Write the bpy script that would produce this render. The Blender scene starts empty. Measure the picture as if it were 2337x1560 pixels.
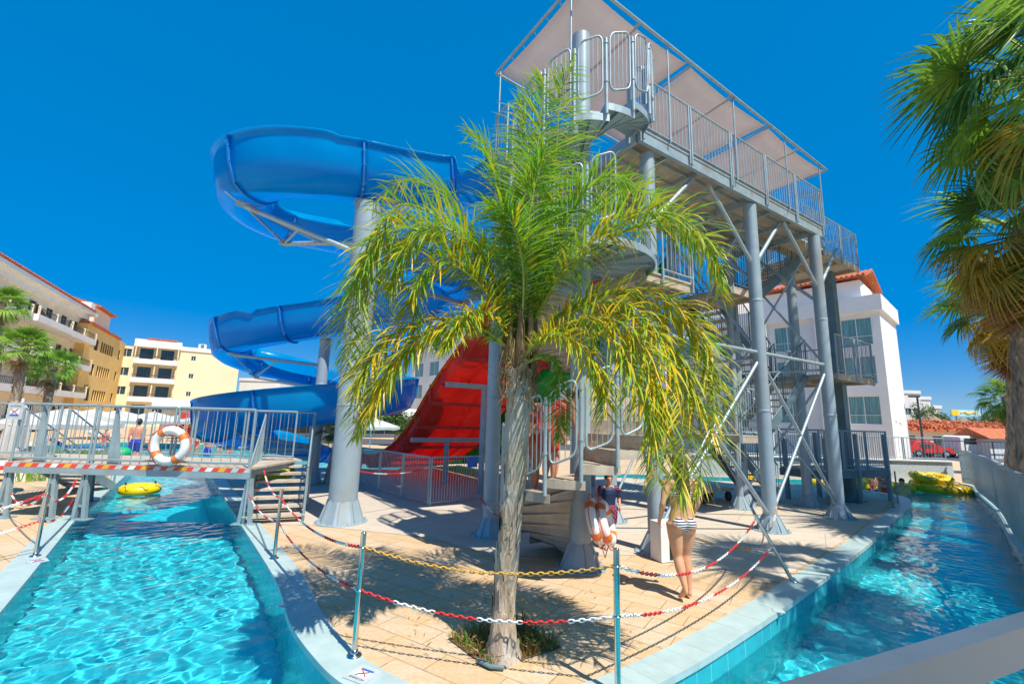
import bpy, bmesh, math, random
import numpy as np
from mathutils import Vector, Matrix
from mathutils.geometry import tessellate_polygon
random.seed(7); rng=np.random.default_rng(7)
S=bpy.context.scene; COL=S.collection
R=math.radians; PI=math.pi
def V(*a): return Vector(a[0]) if len(a)==1 else Vector(a)
# ---------------------------------------------------------------- camera (surveyed)
F_,CX_,CY_,CAMH=1040.0,1168.5,780.0,2.0
p_,r_=R(10.0),R(1.6)
up=Vector((math.sin(r_)*math.cos(p_),-math.cos(r_)*math.cos(p_),math.sin(p_)))
fw=Vector((0,0,1)); hh=(fw-up*fw.dot(up)).normalized(); rt=hh.cross(up).normalized()
if rt.x<0: rt=-rt
CM=Matrix((rt,hh,up))
CAM0=Vector((0,0,CAMH))
def ray(px,py): return CM@Vector(((px-CX_)/F_,(py-CY_)/F_,1))
def P(px,py,z=0.0):            # surveyed point on the plane at height z
    d=ray(px,py); return CAM0+d*((z-CAMH)/d.z)
def PY(px,py,Y):               # surveyed point at distance Y
    d=ray(px,py); return CAM0+d*(Y/d.y)
# tower axes
TA=R(56.5); U2=Vector((math.sin(TA),math.cos(TA),0)); V2=Vector((-U2.y,U2.x,0)); TO=Vector((2.5,7.72,0))
def T(u,v,z=0): return TO+U2*u+V2*v+Vector((0,0,z))
# ---------------------------------------------------------------- mesh builder
class MB:
    def __init__(s): s.v=[];s.f=[];s.m=[];s.sm=[]
    def add(s,vs,fs,m=0,sm=False):
        o=len(s.v); s.v.extend([tuple(x) for x in vs])
        for f in fs: s.f.append(tuple(i+o for i in f)); s.m.append(m); s.sm.append(sm)
    def box(s,c,d,ax=None,m=0):
        c=Vector(c); X,Y,Z=ax if ax else (Vector((1,0,0)),Vector((0,1,0)),Vector((0,0,1)))
        h=[x/2 for x in d]; vs=[c+X*(a*h[0])+Y*(b*h[1])+Z*(e*h[2]) for a in(-1,1) for b in(-1,1) for e in(-1,1)]
        s.add(vs,[(0,1,3,2),(4,6,7,5),(0,4,5,1),(2,3,7,6),(0,2,6,4),(1,5,7,3)],m)
    def bar(s,a,b,w,h,m=0,upv=None):
        a=Vector(a);b=Vector(b);d=b-a;L=d.length
        if L<1e-6:return
        d/=L; upv=Vector(upv) if upv else (Vector((0,0,1)) if abs(d.z)<.95 else Vector((0,1,0)))
        x=d.cross(upv).normalized(); z=x.cross(d).normalized()
        s.box((a+b)/2,(L,w,h),(d,x,z),m)
    def cyl(s,a,b,r0,r1=None,n=12,m=0,caps=True,sm=True):
        s.tube([a,b],[r0,r0 if r1 is None else r1],n,m,caps,sm)
    def tube(s,pts,r,n=8,m=0,caps=True,sm=True,closed=False):
        pts=[Vector(p) for p in pts]; N=len(pts)
        if not hasattr(r,'__len__'): r=[r]*N
        vs=[];prev=None
        for i in range(N):
            if closed: t=pts[(i+1)%N]-pts[i-1]
            else: t=pts[min(i+1,N-1)]-pts[max(i-1,0)]
            t.normalize()
            if prev is None:
                a=Vector((0,0,1)) if abs(t.z)<.9 else Vector((1,0,0)); x=t.cross(a).normalized()
            else:
                x=(prev-t*prev.dot(t))
                x=x.normalized() if x.length>1e-6 else t.orthogonal().normalized()
            prev=x; y=t.cross(x)
            for k in range(n):
                an=2*PI*k/n; vs.append(pts[i]+(x*math.cos(an)+y*math.sin(an))*r[i])
        fs=[]
        M=N if closed else N-1
        for i in range(M):
            j=(i+1)%N
            for k in range(n): fs.append((i*n+k,i*n+(k+1)%n,j*n+(k+1)%n,j*n+k))
        s.add(vs,fs,m,sm)
        if caps and not closed:
            s.add(vs[:n],[tuple(range(n))[::-1]],m); s.add(vs[-n:],[tuple(range(n))],m)
    def prism(s,poly,z0,z1,m=0,top=True,bot=True):
        n=len(poly); P3=[Vector((p[0],p[1],0)) for p in poly]
        vs=[(p[0],p[1],z0) for p in poly]+[(p[0],p[1],z1) for p in poly]
        fs=[(i,(i+1)%n,n+(i+1)%n,n+i) for i in range(n)]
        for t in tessellate_polygon([P3]):
            if top: fs.append(tuple(n+i for i in t))
            if bot: fs.append(tuple(t)[::-1])
        s.add(vs,fs,m)
    def extr(s,prof,a,d,m=0):      # polygon prof (list of Vector) extruded by vector d
        n=len(prof); d=Vector(d); vs=[Vector(p)+Vector(a) for p in prof]; vs+=[p+d for p in vs]
        s.add(vs,[tuple(range(n))[::-1],tuple(range(n,2*n))]+[(i,(i+1)%n,n+(i+1)%n,n+i) for i in range(n)],m)
    def sphere(s,c,r,n=12,m=0,sc=(1,1,1),ax=None):
        c=Vector(c); X,Y,Z=ax if ax else (Vector((1,0,0)),Vector((0,1,0)),Vector((0,0,1)))
        vs=[];k2=n//2
        for i in range(k2+1):
            a=PI*i/k2
            for k in range(n):
                b=2*PI*k/n; vs.append(c+X*(math.sin(a)*math.cos(b)*r*sc[0])+Y*(math.sin(a)*math.sin(b)*r*sc[1])+Z*(math.cos(a)*r*sc[2]))
        s.add(vs,[(i*n+k,(i+1)*n+k,(i+1)*n+(k+1)%n,i*n+(k+1)%n) for i in range(k2) for k in range(n)],m,True)
    def lathe(s,c,prof,n=24,m=0,sm=True):   # prof: [(r,z)]
        c=Vector(c); vs=[c+Vector((r*math.cos(2*PI*k/n),r*math.sin(2*PI*k/n),z)) for r,z in prof for k in range(n)]
        s.add(vs,[(i*n+k,i*n+(k+1)%n,(i+1)*n+(k+1)%n,(i+1)*n+k) for i in range(len(prof)-1) for k in range(n)],m,sm)
    def torus(s,c,R0,r,ax,n=24,k=10,m=0,mfun=None,sq=1):
        X,Y,Z=ax; c=Vector(c)
        vs=[]
        for i in range(n):
            a=2*PI*i/n; d=X*math.cos(a)+Y*math.sin(a)
            for j in range(k):
                b=2*PI*j/k; vs.append(c+d*(R0+r*math.cos(b))+Z*(r*math.sin(b)*sq))
        for i in range(n):
            mm=mfun(i/n) if mfun else m
            s.add([],[],0)
        o=len(s.v); s.v.extend([tuple(x) for x in vs])
        for i in range(n):
            mm=mfun(i/n) if mfun else m
            for j in range(k):
                s.f.append((o+i*k+j,o+((i+1)%n)*k+j,o+((i+1)%n)*k+(j+1)%k,o+i*k+(j+1)%k)); s.m.append(mm); s.sm.append(True)
    def build(s,name,mats,parent=None,doubles=False):
        if not isinstance(mats,(list,tuple)): mats=[mats]
        me=bpy.data.meshes.new(name)
        off=Vector((0,0,0)); q=parent
        while q: off=off+q.location; q=q.parent
        vs=s.v if off.length<1e-9 else [(a-off.x,b-off.y,c-off.z) for a,b,c in s.v]
        me.from_pydata(vs,[],s.f)
        for m in mats: me.materials.append(m)
        me.polygons.foreach_set('material_index',s.m); me.polygons.foreach_set('use_smooth',s.sm)
        me.update()
        if doubles:
            bm=bmesh.new();bm.from_mesh(me);bmesh.ops.remove_doubles(bm,verts=bm.verts,dist=1e-5);bm.to_mesh(me);bm.free()
        o=bpy.data.objects.new(name,me); COL.objects.link(o)
        if parent: o.parent=parent
        return o
def tag(o,label=None,cat=None,group=None,kind=None):
    if label:o['label']=label
    if cat:o['category']=cat
    if group:o['group']=group
    if kind:o['kind']=kind
    return o
def thing(name,label,cat,loc=(0,0,0),group=None):
    o=bpy.data.objects.new(name,None); COL.objects.link(o); o.location=loc; o.empty_display_size=.1
    return tag(o,label,cat,group)
def dup(root,loc,rotz=0,label=None,scale=None,skip=()):
    r=root.copy(); COL.objects.link(r); r.location=loc; r.rotation_euler=(0,0,rotz)
    if scale: r.scale=(scale,)*3
    if label: r['label']=label
    for ch in list(root.children):
        c=ch.copy(); COL.objects.link(c); c.parent=r
        for g in list(ch.children):
            d=g.copy(); COL.objects.link(d); d.parent=c
    return r
def catmull(pts,n=8):
    pts=[Vector(p) for p in pts]; out=[]
    for i in range(len(pts)-1):
        p0=pts[max(i-1,0)];p1=pts[i];p2=pts[i+1];p3=pts[min(i+2,len(pts)-1)]
        for k in range(n):
            t=k/n; out.append(.5*((2*p1)+(p2-p0)*t+(2*p0-5*p1+4*p2-p3)*t*t+(3*p1-p0-3*p2+p3)*t**3))
    out.append(pts[-1]); return out
# ---------------------------------------------------------------- materials
def mat(name,col,rough=.6,metal=0,var=.12,scale=3.0,bump=.0,bscale=40,spec=.5,col2=None,trans=0,stretch=(1,1,1),fac=None,alpha=None):
    m=bpy.data.materials.new(name); m.use_nodes=True; nt=m.node_tree; b=nt.nodes['Principled BSDF']
    b.inputs['Roughness'].default_value=rough; b.inputs['Metallic'].default_value=metal
    b.inputs['Specular IOR Level'].default_value=spec
    if trans: b.inputs['Transmission Weight'].default_value=trans
    tc=nt.nodes.new('ShaderNodeTexCoord'); mp=nt.nodes.new('ShaderNodeMapping'); nt.links.new(tc.outputs['Object'],mp.inputs[0]); mp.inputs['Scale'].default_value=stretch
    n=nt.nodes.new('ShaderNodeTexNoise'); n.inputs['Scale'].default_value=scale; n.inputs['Detail'].default_value=6; n.inputs['Roughness'].default_value=.62; nt.links.new(mp.outputs[0],n.inputs['Vector'])
    cr=nt.nodes.new('ShaderNodeValToRGB'); c=Vector(col[:3]); d=Vector(col2) if col2 else c*(1-var*1.6)
    e=c if col2 else c*(1+var*.6)
    cr.color_ramp.elements[0].position=.32; cr.color_ramp.elements[1].position=.68
    cr.color_ramp.elements[0].color=(*d,1); cr.color_ramp.elements[1].color=(min(e.x,1),min(e.y,1),min(e.z,1),1)
    nt.links.new(n.outputs['Fac'],cr.inputs[0]); nt.links.new(cr.outputs[0],b.inputs['Base Color'])
    mr=nt.nodes.new('ShaderNodeMapRange'); mr.inputs['To Min'].default_value=max(rough-.1,0.02); mr.inputs['To Max'].default_value=min(rough+.12,1); nt.links.new(n.outputs['Fac'],mr.inputs[0]); nt.links.new(mr.outputs[0],b.inputs['Roughness'])
    if bump:
        n2=nt.nodes.new('ShaderNodeTexNoise'); n2.inputs['Scale'].default_value=bscale; n2.inputs['Detail'].default_value=4; nt.links.new(mp.outputs[0],n2.inputs['Vector'])
        bp=nt.nodes.new('ShaderNodeBump'); bp.inputs['Strength'].default_value=bump; bp.inputs['Distance'].default_value=.02; nt.links.new(n2.outputs['Fac'],bp.inputs['Height']); nt.links.new(bp.outputs[0],b.inputs['Normal'])
    m['b']=1
    return m
def leafmat(name,col,col2,tr=.35,rough=.42,scale=6):
    m=mat(name,col,rough,0,scale=scale,col2=col2); nt=m.node_tree; b=nt.nodes['Principled BSDF']; out=nt.nodes['Material Output']
    t=nt.nodes.new('ShaderNodeBsdfTranslucent'); mx=nt.nodes.new('ShaderNodeMixShader'); mx.inputs[0].default_value=tr
    src=b.inputs['Base Color'].links[0].from_socket
    nt.links.new(src,t.inputs[0]); nt.links.new(b.outputs[0],mx.inputs[1]); nt.links.new(t.outputs[0],mx.inputs[2]); nt.links.new(mx.outputs[0],out.inputs[0])
    return m
def stain(m,col,scale=1.2,lo=.55,hi=.75,stretch=(1,1,1)):   # dirt / rust patches with a shape of their own
    nt=m.node_tree; b=nt.nodes['Principled BSDF']; src=b.inputs['Base Color'].links[0].from_socket
    tc=nt.nodes.new('ShaderNodeTexCoord'); mp=nt.nodes.new('ShaderNodeMapping'); mp.inputs['Scale'].default_value=stretch; nt.links.new(tc.outputs['Object'],mp.inputs[0])
    n=nt.nodes.new('ShaderNodeTexNoise'); n.inputs['Scale'].default_value=scale; n.inputs['Detail'].default_value=8; nt.links.new(mp.outputs[0],n.inputs['Vector'])
    r=nt.nodes.new('ShaderNodeValToRGB'); r.color_ramp.elements[0].position=lo; r.color_ramp.elements[1].position=hi; nt.links.new(n.outputs['Fac'],r.inputs[0])
    mx=nt.nodes.new('ShaderNodeMix'); mx.data_type='RGBA'; nt.links.new(r.outputs[0],mx.inputs[0]); nt.links.new(src,mx.inputs[6]); mx.inputs[7].default_value=(*col,1); nt.links.new(mx.outputs[2],b.inputs['Base Color'])
    return m
M={}
M['steel']=stain(mat('galvanised_steel',(.36,.46,.50),.42,.25,var=.10,scale=5,bump=.05),(.30,.19,.11),2.6,.60,.78)
M['steelp']=stain(mat('painted_column_steel',(.33,.42,.47),.45,.1,var=.08,scale=2.2,bump=.03,bscale=20),(.30,.29,.26),1.8,.56,.8,(1,1,.22))
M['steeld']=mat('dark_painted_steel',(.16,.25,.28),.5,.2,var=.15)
M['railm']=mat('brushed_handrail',(.11,.15,.19),.4,.3,var=.06,scale=4)
M['rail']=mat('rail_paint',(.30,.40,.43),.45,.2,var=.12)
M['inox']=mat('stainless_post',(.62,.63,.60),.16,1.0,var=.06,scale=9)
M['deckpl']=stain(mat('weathered_deck_board',(.52,.44,.34),.75,0,var=.15,scale=6,bump=.2),(.30,.22,.15),1.5,.55,.8)
M['step']=stain(mat('step_plate',(.55,.46,.36),.65,.05,var=.12,scale=7,bump=.1),(.33,.28,.22),2.5,.5,.75)
M['fabric']=leafmat('shade_cloth',(.66,.61,.61),(.60,.55,.55),.5,.85,1.2)
M['white']=mat('white_paint',(.80,.79,.76),.6,0,var=.06,scale=2)
M['whitep']=mat('white_plastic',(.82,.80,.77),.35,0,var=.05)
M['orange']=mat('orange_band',(.80,.20,.04),.45,0,var=.1)
M['red']=mat('red_plastic',(.75,.07,.04),.4,0,var=.12)
M['redf']=leafmat('red_fibreglass',(.88,.10,.06),(.76,.065,.04),.55,.25,1.6)
M['redfd']=mat('red_fibreglass_flange',(.55,.035,.03),.45,0,var=.2)
M['yelrim']=mat('yellow_rim',(.85,.42,.03),.3,0,var=.1)
M['greenf']=leafmat('green_fibreglass',(.01,.42,.10),(.008,.32,.07),.5,.25,1.6)
M['orangef']=mat('orange_fibreglass',(.85,.35,.02),.3,0,var=.1)
M['yellow']=mat('yellow_vinyl',(.90,.58,.005),.3,0,var=.06)
M['black']=mat('black_rubber',(.02,.02,.022),.5,0,var=.2)
M['blackp']=mat('black_print',(.025,.025,.03),.55,0,var=.05)
M['bluep']=mat('blue_print',(.02,.14,.55),.5,0,var=.05)
M['redp']=mat('red_print',(.7,.03,.03),.5,0,var=.05)
M['plate']=mat('grey_tile_plate',(.50,.56,.58),.4,0,var=.1,scale=12)
M['rope']=mat('rope',(.72,.66,.56),.8,0,var=.15,scale=60)
M['redrope']=mat('pink_red_rope',(.72,.16,.10),.8,0,var=.15,scale=60)
M['rusty']=mat('faded_orange_chain',(.78,.42,.06),.5,0,var=.2,scale=40)
def bluef():
    m=mat('blue_fibreglass',(.0,.42,.70),.2,0,var=.22,scale=.9,col2=(.0,.30,.58),spec=.16); nt=m.node_tree; b=nt.nodes['Principled BSDF']; out=nt.nodes['Material Output']
    b.inputs['Coat Weight'].default_value=.06; b.inputs['Coat Roughness'].default_value=.08
    t=nt.nodes.new('ShaderNodeBsdfTranslucent'); t.inputs[0].default_value=(.0,.52,.98,1)
    mx=nt.nodes.new('ShaderNodeMixShader'); mx.inputs[0].default_value=.5
    nt.links.new(b.outputs[0],mx.inputs[1]); nt.links.new(t.outputs[0],mx.inputs[2]); nt.links.new(mx.outputs[0],out.inputs[0]); return m
M['blue']=bluef()
M['bluerim']=mat('blue_flange',(.01,.20,.60),.3,0,var=.12)
M['skin']=mat('tanned_skin',(.66,.34,.19),.5,0,var=.08,scale=8,spec=.35)
M['skin2']=mat('sunburnt_skin',(.68,.30,.20),.5,0,var=.08,scale=8,spec=.35)
M['hair']=mat('dark_hair',(.05,.03,.02),.5,0,var=.3,scale=40,stretch=(1,1,.2))
M['hairb']=mat('fair_hair',(.45,.27,.10),.5,0,var=.3,scale=40,stretch=(1,1,.2))
M['eye']=mat('eye_dark',(.03,.02,.02),.2)
M['lip']=mat('lips',(.45,.12,.09),.5)
M['navy']=mat('navy_lycra',(.012,.03,.09),.5,0,var=.15,scale=20)
M['green']=mat('green_bin_plastic',(.01,.42,.16),.45,0,var=.1)
M['soil']=mat('planting_soil',(.22,.13,.06),.95,0,var=.4,scale=18,bump=.8,bscale=60)
M['grassg']=leafmat('weed_green',(.16,.30,.03),(.07,.18,.02))
M['grassy']=leafmat('dry_leaf',(.42,.20,.05),(.28,.13,.03))
def stripes(name,a,b,scale,axis='z',lo=.5):
    m=mat(name,a,.6,0,var=.05); nt=m.node_tree; bs=nt.nodes['Principled BSDF']
    tc=nt.nodes.new('ShaderNodeTexCoord'); w=nt.nodes.new('ShaderNodeTexWave'); w.bands_direction={'z':'Z','x':'X','y':'Y','d':'DIAGONAL'}[axis]; w.inputs['Scale'].default_value=scale; w.inputs['Distortion'].default_value=.6
    nt.links.new(tc.outputs['Object'],w.inputs[0]); r=nt.nodes.new('ShaderNodeValToRGB'); r.color_ramp.interpolation='CONSTANT'; r.color_ramp.elements[0].color=(*a,1); r.color_ramp.elements[1].color=(*b,1); r.color_ramp.elements[1].position=lo
    nt.links.new(w.outputs['Fac'],r.inputs[0]); nt.links.new(r.outputs[0],bs.inputs['Base Color']); return m
M['bikini']=stripes('striped_swimwear',(.02,.03,.10),(.75,.72,.70),11,'z')
M['shorts']=stripes('striped_trunks',(.015,.03,.10),(.55,.05,.05),9,'d',.6)
M['coral']=mat('coral_swimwear',(.80,.20,.10),.6,0,var=.25,scale=30)
M['redcl']=mat('red_swimwear',(.70,.04,.03),.6,0,var=.15,scale=10)
M['bluecl']=mat('blue_swimwear',(.02,.06,.40),.6,0,var=.15,scale=10)
# pavers
def paver(name,c1,c2,mort,rot,sx,sy,patch=(.60,.36,.15)):
    m=bpy.data.materials.new(name); m.use_nodes=True; nt=m.node_tree; b=nt.nodes['Principled BSDF']; b.inputs['Roughness'].default_value=.7; b.inputs['Specular IOR Level'].default_value=.3
    tc=nt.nodes.new('ShaderNodeTexCoord'); mp=nt.nodes.new('ShaderNodeMapping'); mp.inputs['Rotation'].default_value=(0,0,rot); nt.links.new(tc.outputs['Object'],mp.inputs[0])
    br=nt.nodes.new('ShaderNodeTexBrick'); br.inputs['Scale'].default_value=1; br.inputs['Brick Width'].default_value=sx; br.inputs['Row Height'].default_value=sy; br.inputs['Mortar Size'].default_value=.0065; br.inputs['Mortar Smooth'].default_value=.3
    br.inputs['Color1'].default_value=(*c1,1); br.inputs['Color2'].default_value=(*c2,1); br.inputs['Mortar'].default_value=(*mort,1); nt.links.new(mp.outputs[0],br.inputs[0])
    n=nt.nodes.new('ShaderNodeTexNoise'); n.inputs['Scale'].default_value=2.2; n.inputs['Detail'].default_value=7; mp2=nt.nodes.new('ShaderNodeMapping'); mp2.inputs['Rotation'].default_value=(0,0,rot); mp2.inputs['Scale'].default_value=(1,2.5,1); nt.links.new(tc.outputs['Object'],mp2.inputs[0]); nt.links.new(mp2.outputs[0],n.inputs[0])
    r=nt.nodes.new('ShaderNodeValToRGB'); r.color_ramp.elements[0].position=.45; r.color_ramp.elements[1].position=.72; r.color_ramp.elements[1].color=(.75,.75,.75,1); nt.links.new(n.outputs[0],r.inputs[0])
    mx=nt.nodes.new('ShaderNodeMix'); mx.data_type='RGBA'; nt.links.new(r.outputs[0],mx.inputs[0]); nt.links.new(br.outputs[0],mx.inputs[6]); mx.inputs[7].default_value=(*patch,1)
    n3=nt.nodes.new('ShaderNodeTexNoise'); n3.inputs['Scale'].default_value=25; n3.inputs['Detail'].default_value=8; nt.links.new(tc.outputs['Object'],n3.inputs[0])
    m3=nt.nodes.new('ShaderNodeMix'); m3.data_type='RGBA'; m3.blend_type='OVERLAY'; m3.inputs[0].default_value=.3; nt.links.new(mx.outputs[2],m3.inputs[6]); nt.links.new(n3.outputs[0],m3.inputs[7]); nt.links.new(m3.outputs[2],b.inputs['Base Color'])
    bp=nt.nodes.new('ShaderNodeBump'); bp.inputs['Strength'].default_value=.35; bp.inputs['Distance'].default_value=.004; nt.links.new(br.outputs[1],bp.inputs['Height']); bp.invert=True; nt.links.new(bp.outputs[0],b.inputs['Normal'])
    return m
M['paver']=paver('sandstone_pavers',(.56,.40,.235),(.60,.47,.335),(.30,.21,.13),R(33),.62,.31)
M['slab']=paver('pale_concrete_slabs',(.55,.47,.37),(.58,.50,.40),(.30,.24,.18),R(33.5),3.2,1.9,(.46,.40,.33))
stain(M['paver'],(.36,.25,.15),1.1,.60,.74); stain(M['slab'],(.40,.34,.27),.8,.60,.75)
M['ground']=mat('dry_ground',(.48,.40,.30),.9,0,var=.15,scale=.3)
M['coping']=stain(mat('pale_coping_tile',(.42,.54,.53),.45,0,var=.08,scale=4),(.38,.45,.42),2,.6,.8)
def pooltile(name,c1,c2,mort,sx,sy):
    m=paver(name,c1,c2,mort,0,sx,sy,c1); b=m.node_tree.nodes['Principled BSDF']; b.inputs['Roughness'].default_value=.25
    return m
M['pool']=pooltile('turquoise_pool_tile',(.04,.66,.78),(.05,.69,.81),(.06,.58,.69),.5,.5)
def walltile():
    m=mat('teal_wall_tile',(.03,.40,.47),.2,0,var=.10,scale=3); nt=m.node_tree; b=nt.nodes['Principled BSDF']; src=b.inputs['Base Color'].links[0].from_socket
    return m
M['poolw']=walltile()
M['pw_line']=mat('teal_tile_grout',(.12,.48,.52),.5,0)
# ---------------------------------------------------------------- sky, sun
SUNV=Vector((.37,-.46,1.0)).normalized(); SEL=math.asin(SUNV.z); SAZ=math.atan2(SUNV.x,SUNV.y)
w=bpy.data.worlds.new('World'); S.world=w; w.use_nodes=True; nt=w.node_tree; bg=nt.nodes['Background']
sk=nt.nodes.new('ShaderNodeTexSky'); sk.sky_type='NISHITA'; sk.sun_disc=False; sk.sun_elevation=SEL; sk.sun_rotation=SAZ; sk.air_density=1.0; sk.dust_density=.25; sk.ozone_density=3.5; sk.altitude=200
sp=nt.nodes.new('ShaderNodeSeparateColor'); sp.mode='HSV'; cb=nt.nodes.new('ShaderNodeCombineColor'); cb.mode='HSV'; nt.links.new(sk.outputs[0],sp.inputs[0])
ms=nt.nodes.new('ShaderNodeMapRange'); ms.inputs['From Min'].default_value=.0; ms.inputs['From Max'].default_value=.6; ms.inputs['To Min'].default_value=.55; ms.inputs['To Max'].default_value=1.0; nt.links.new(sp.outputs[1],ms.inputs[0]); nt.links.new(ms.outputs[0],cb.inputs[1])
mv=nt.nodes.new('ShaderNodeMath'); mv.operation='POWER'; mv.inputs[1].default_value=.34; nt.links.new(sp.outputs[2],mv.inputs[0])
mk=nt.nodes.new('ShaderNodeMath'); mk.operation='MULTIPLY'; mk.inputs[1].default_value=2.0; nt.links.new(mv.outputs[0],mk.inputs[0]); nt.links.new(mk.outputs[0],cb.inputs[2])
mh=nt.nodes.new('ShaderNodeMapRange'); mh.inputs['From Min'].default_value=0; mh.inputs['From Max'].default_value=.6; mh.inputs['To Min'].default_value=.578; mh.inputs['To Max'].default_value=.607; nt.links.new(sp.outputs[1],mh.inputs[0]); nt.links.new(mh.outputs[0],cb.inputs[0])
nt.links.new(cb.outputs[0],bg.inputs[0]); bg.inputs[1].default_value=.125
sl=bpy.data.lights.new('sun','SUN'); sl.energy=3.9; sl.angle=R(.53); sl.color=(1,.94,.83)
so=bpy.data.objects.new('sun',sl); COL.objects.link(so); so.location=(8,-16,30); so.rotation_euler=(-SUNV).to_track_quat('-Z','Y').to_euler()
S.view_settings.view_transform='Standard'; S.view_settings.look='None'; S.view_settings.exposure=.72; S.view_settings.gamma=1
# ---------------------------------------------------------------- camera
cd=bpy.data.cameras.new('camera'); cd.sensor_width=36; cd.lens=36*F_/2337; cd.clip_start=.05; cd.clip_end=2000
co=bpy.data.objects.new('camera',cd); COL.objects.link(co)
x=CM@Vector((1,0,0)); y=-(CM@Vector((0,1,0))); z=-(CM@Vector((0,0,1)))
co.matrix_world=Matrix(((x.x,y.x,z.x,0),(x.y,y.y,z.y,0),(x.z,y.z,z.z,CAMH),(0,0,0,1))); S.camera=co
# ---------------------------------------------------------------- river and pools
def sm2(pts,n=5): return [Vector((p.x,p.y)) for p in catmull([Vector((a,b,0)) for a,b in pts],n)]
inner=sm2([(11.9,17.3),(12.75,15.9),(11.96,14.09),(7.19,9.36),(3.96,6.35),(2.1,4.71),(1.22,4.01),(.6,3.62),(0,3.48),(-.6,3.52),(-1.16,3.85),(-1.58,4.26),(-2.12,4.95),(-2.86,6.13),(-4.95,8.98)],5)+[Vector((-10.17,16.15)),Vector((-12.2,19.0))]
outL=[Vector((-15.0,19.0)),Vector((-12.52,15.56))]+sm2([(-7.91,8.78),(-5.09,5.03),(-3.5,2.8),(-2.0,.7),(-.9,-1.2)],4)
outR=sm2([(3.4,-1.2),(4.4,1.6),(6.3,4.9),(9.19,8.61),(13.12,12.74),(16.67,16.83),(18.4,18.7),(18.75,19.5)],4)
WL=-.22; PF=-1.2
farr=[Vector((3.0,19.8)),Vector((3.0,18.4)),Vector((10.6,18.1))]
poolpoly=outL+outR+farr+inner+[Vector((-4.5,19.0)),Vector((-4.5,31)),Vector((-26,31)),Vector((-26,19.0))]
pp=[Vector((p.x,p.y,0)) for p in poolpoly]
BIG=700
b=MB(); outerq=[Vector((-BIG,-60,0)),Vector((BIG,-60,0)),Vector((BIG,BIG,0)),Vector((-BIG,BIG,0))]
vs=outerq+pp; tr=tessellate_polygon([outerq,pp])
b.add([(p.x,p.y,0) for p in vs],[t for t in tr])
g=b.build('ground',M['paver']); tag(g,kind='structure')
for f in g.data.polygons: 
    pass
bm=bmesh.new(); bm.from_mesh(g.data); bmesh.ops.recalc_face_normals(bm,faces=bm.faces)
if sum(f.normal.z for f in bm.faces)<0: bmesh.ops.reverse_faces(bm,faces=bm.faces)
bm.to_mesh(g.data); bm.free()
# pool floor and tiled walls
b=MB(); b.add([(p.x,p.y,PF) for p in pp],[tuple(t) for t in tessellate_polygon([pp])]); N=len(poolpoly)
for i in range(N):
    a,c=poolpoly[i],poolpoly[(i+1)%N]; L=(c-a).length; k=max(1,int(L/.24)); d=(c-a)/k
    for j in range(k):
        q0=a+d*j; q1=a+d*(j+.95); q2=a+d*(j+1)
        b.add([(q0.x,q0.y,0),(q1.x,q1.y,0),(q1.x,q1.y,PF),(q0.x,q0.y,PF)],[(0,1,2,3)],1)
        b.add([(q1.x,q1.y,0),(q2.x,q2.y,0),(q2.x,q2.y,PF),(q1.x,q1.y,PF)],[(0,1,2,3)],2)
basin=b.build('pool_basin',[M['pool'],M['poolw'],M['pw_line']]); tag(basin,kind='structure')
# coping
def offs(pts,d):
    out=[]
    for i,p in enumerate(pts):
        t=(pts[min(i+1,len(pts)-1)]-pts[max(i-1,0)]).normalized(); out.append(p+Vector((-t.y,t.x))*d)
    return out
b=MB()
def cop(pts,d,over):
    A=offs(pts,-over*(1 if d>0 else -1)); B=offs(pts,d)
    # cut into slabs about 0.6 m long with a thin joint
    acc=0
    for i in range(len(pts)-1):
        L=(pts[i+1]-pts[i]).length; k=max(1,round(L/.6))
        for j in range(k):
            s0=j/k+.004; s1=(j+1)/k-.004
            q=[A[i].lerp(A[i+1],s0),A[i].lerp(A[i+1],s1),B[i].lerp(B[i+1],s1),B[i].lerp(B[i+1],s0)]
            b.prism(q,-.045,.012)
cop(inner,-.30,.02); cop(outL,-.30,.02); cop(outR,-.09,.02)
for o_ in (): pass
tag(b.build('pool_coping',M['coping']),kind='structure')
# pale concrete pad under the tower
pad=[(-4.62,9.05),(-3.6,9.0),(-1.3,8.35),(-.2,7.35),(2.1,7.62),(3.62,6.52),(6.95,9.6),(11.55,14.25),(12.3,15.8),(11.5,17.0),(10.4,17.8),(3,18.1),(-12.2,18.7),(-9.85,16.3)]
b=MB(); p3=[Vector((a,c,.005)) for a,c in pad]; b.add(p3,[tuple(t) for t in tessellate_polygon([p3])])
o=b.build('pavement',M['slab']); tag(o,kind='structure')
bm=bmesh.new(); bm.from_mesh(o.data)
for f in bm.faces:
    if f.normal.z<0: f.normal_flip()
bm.to_mesh(o.data); bm.free()
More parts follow.
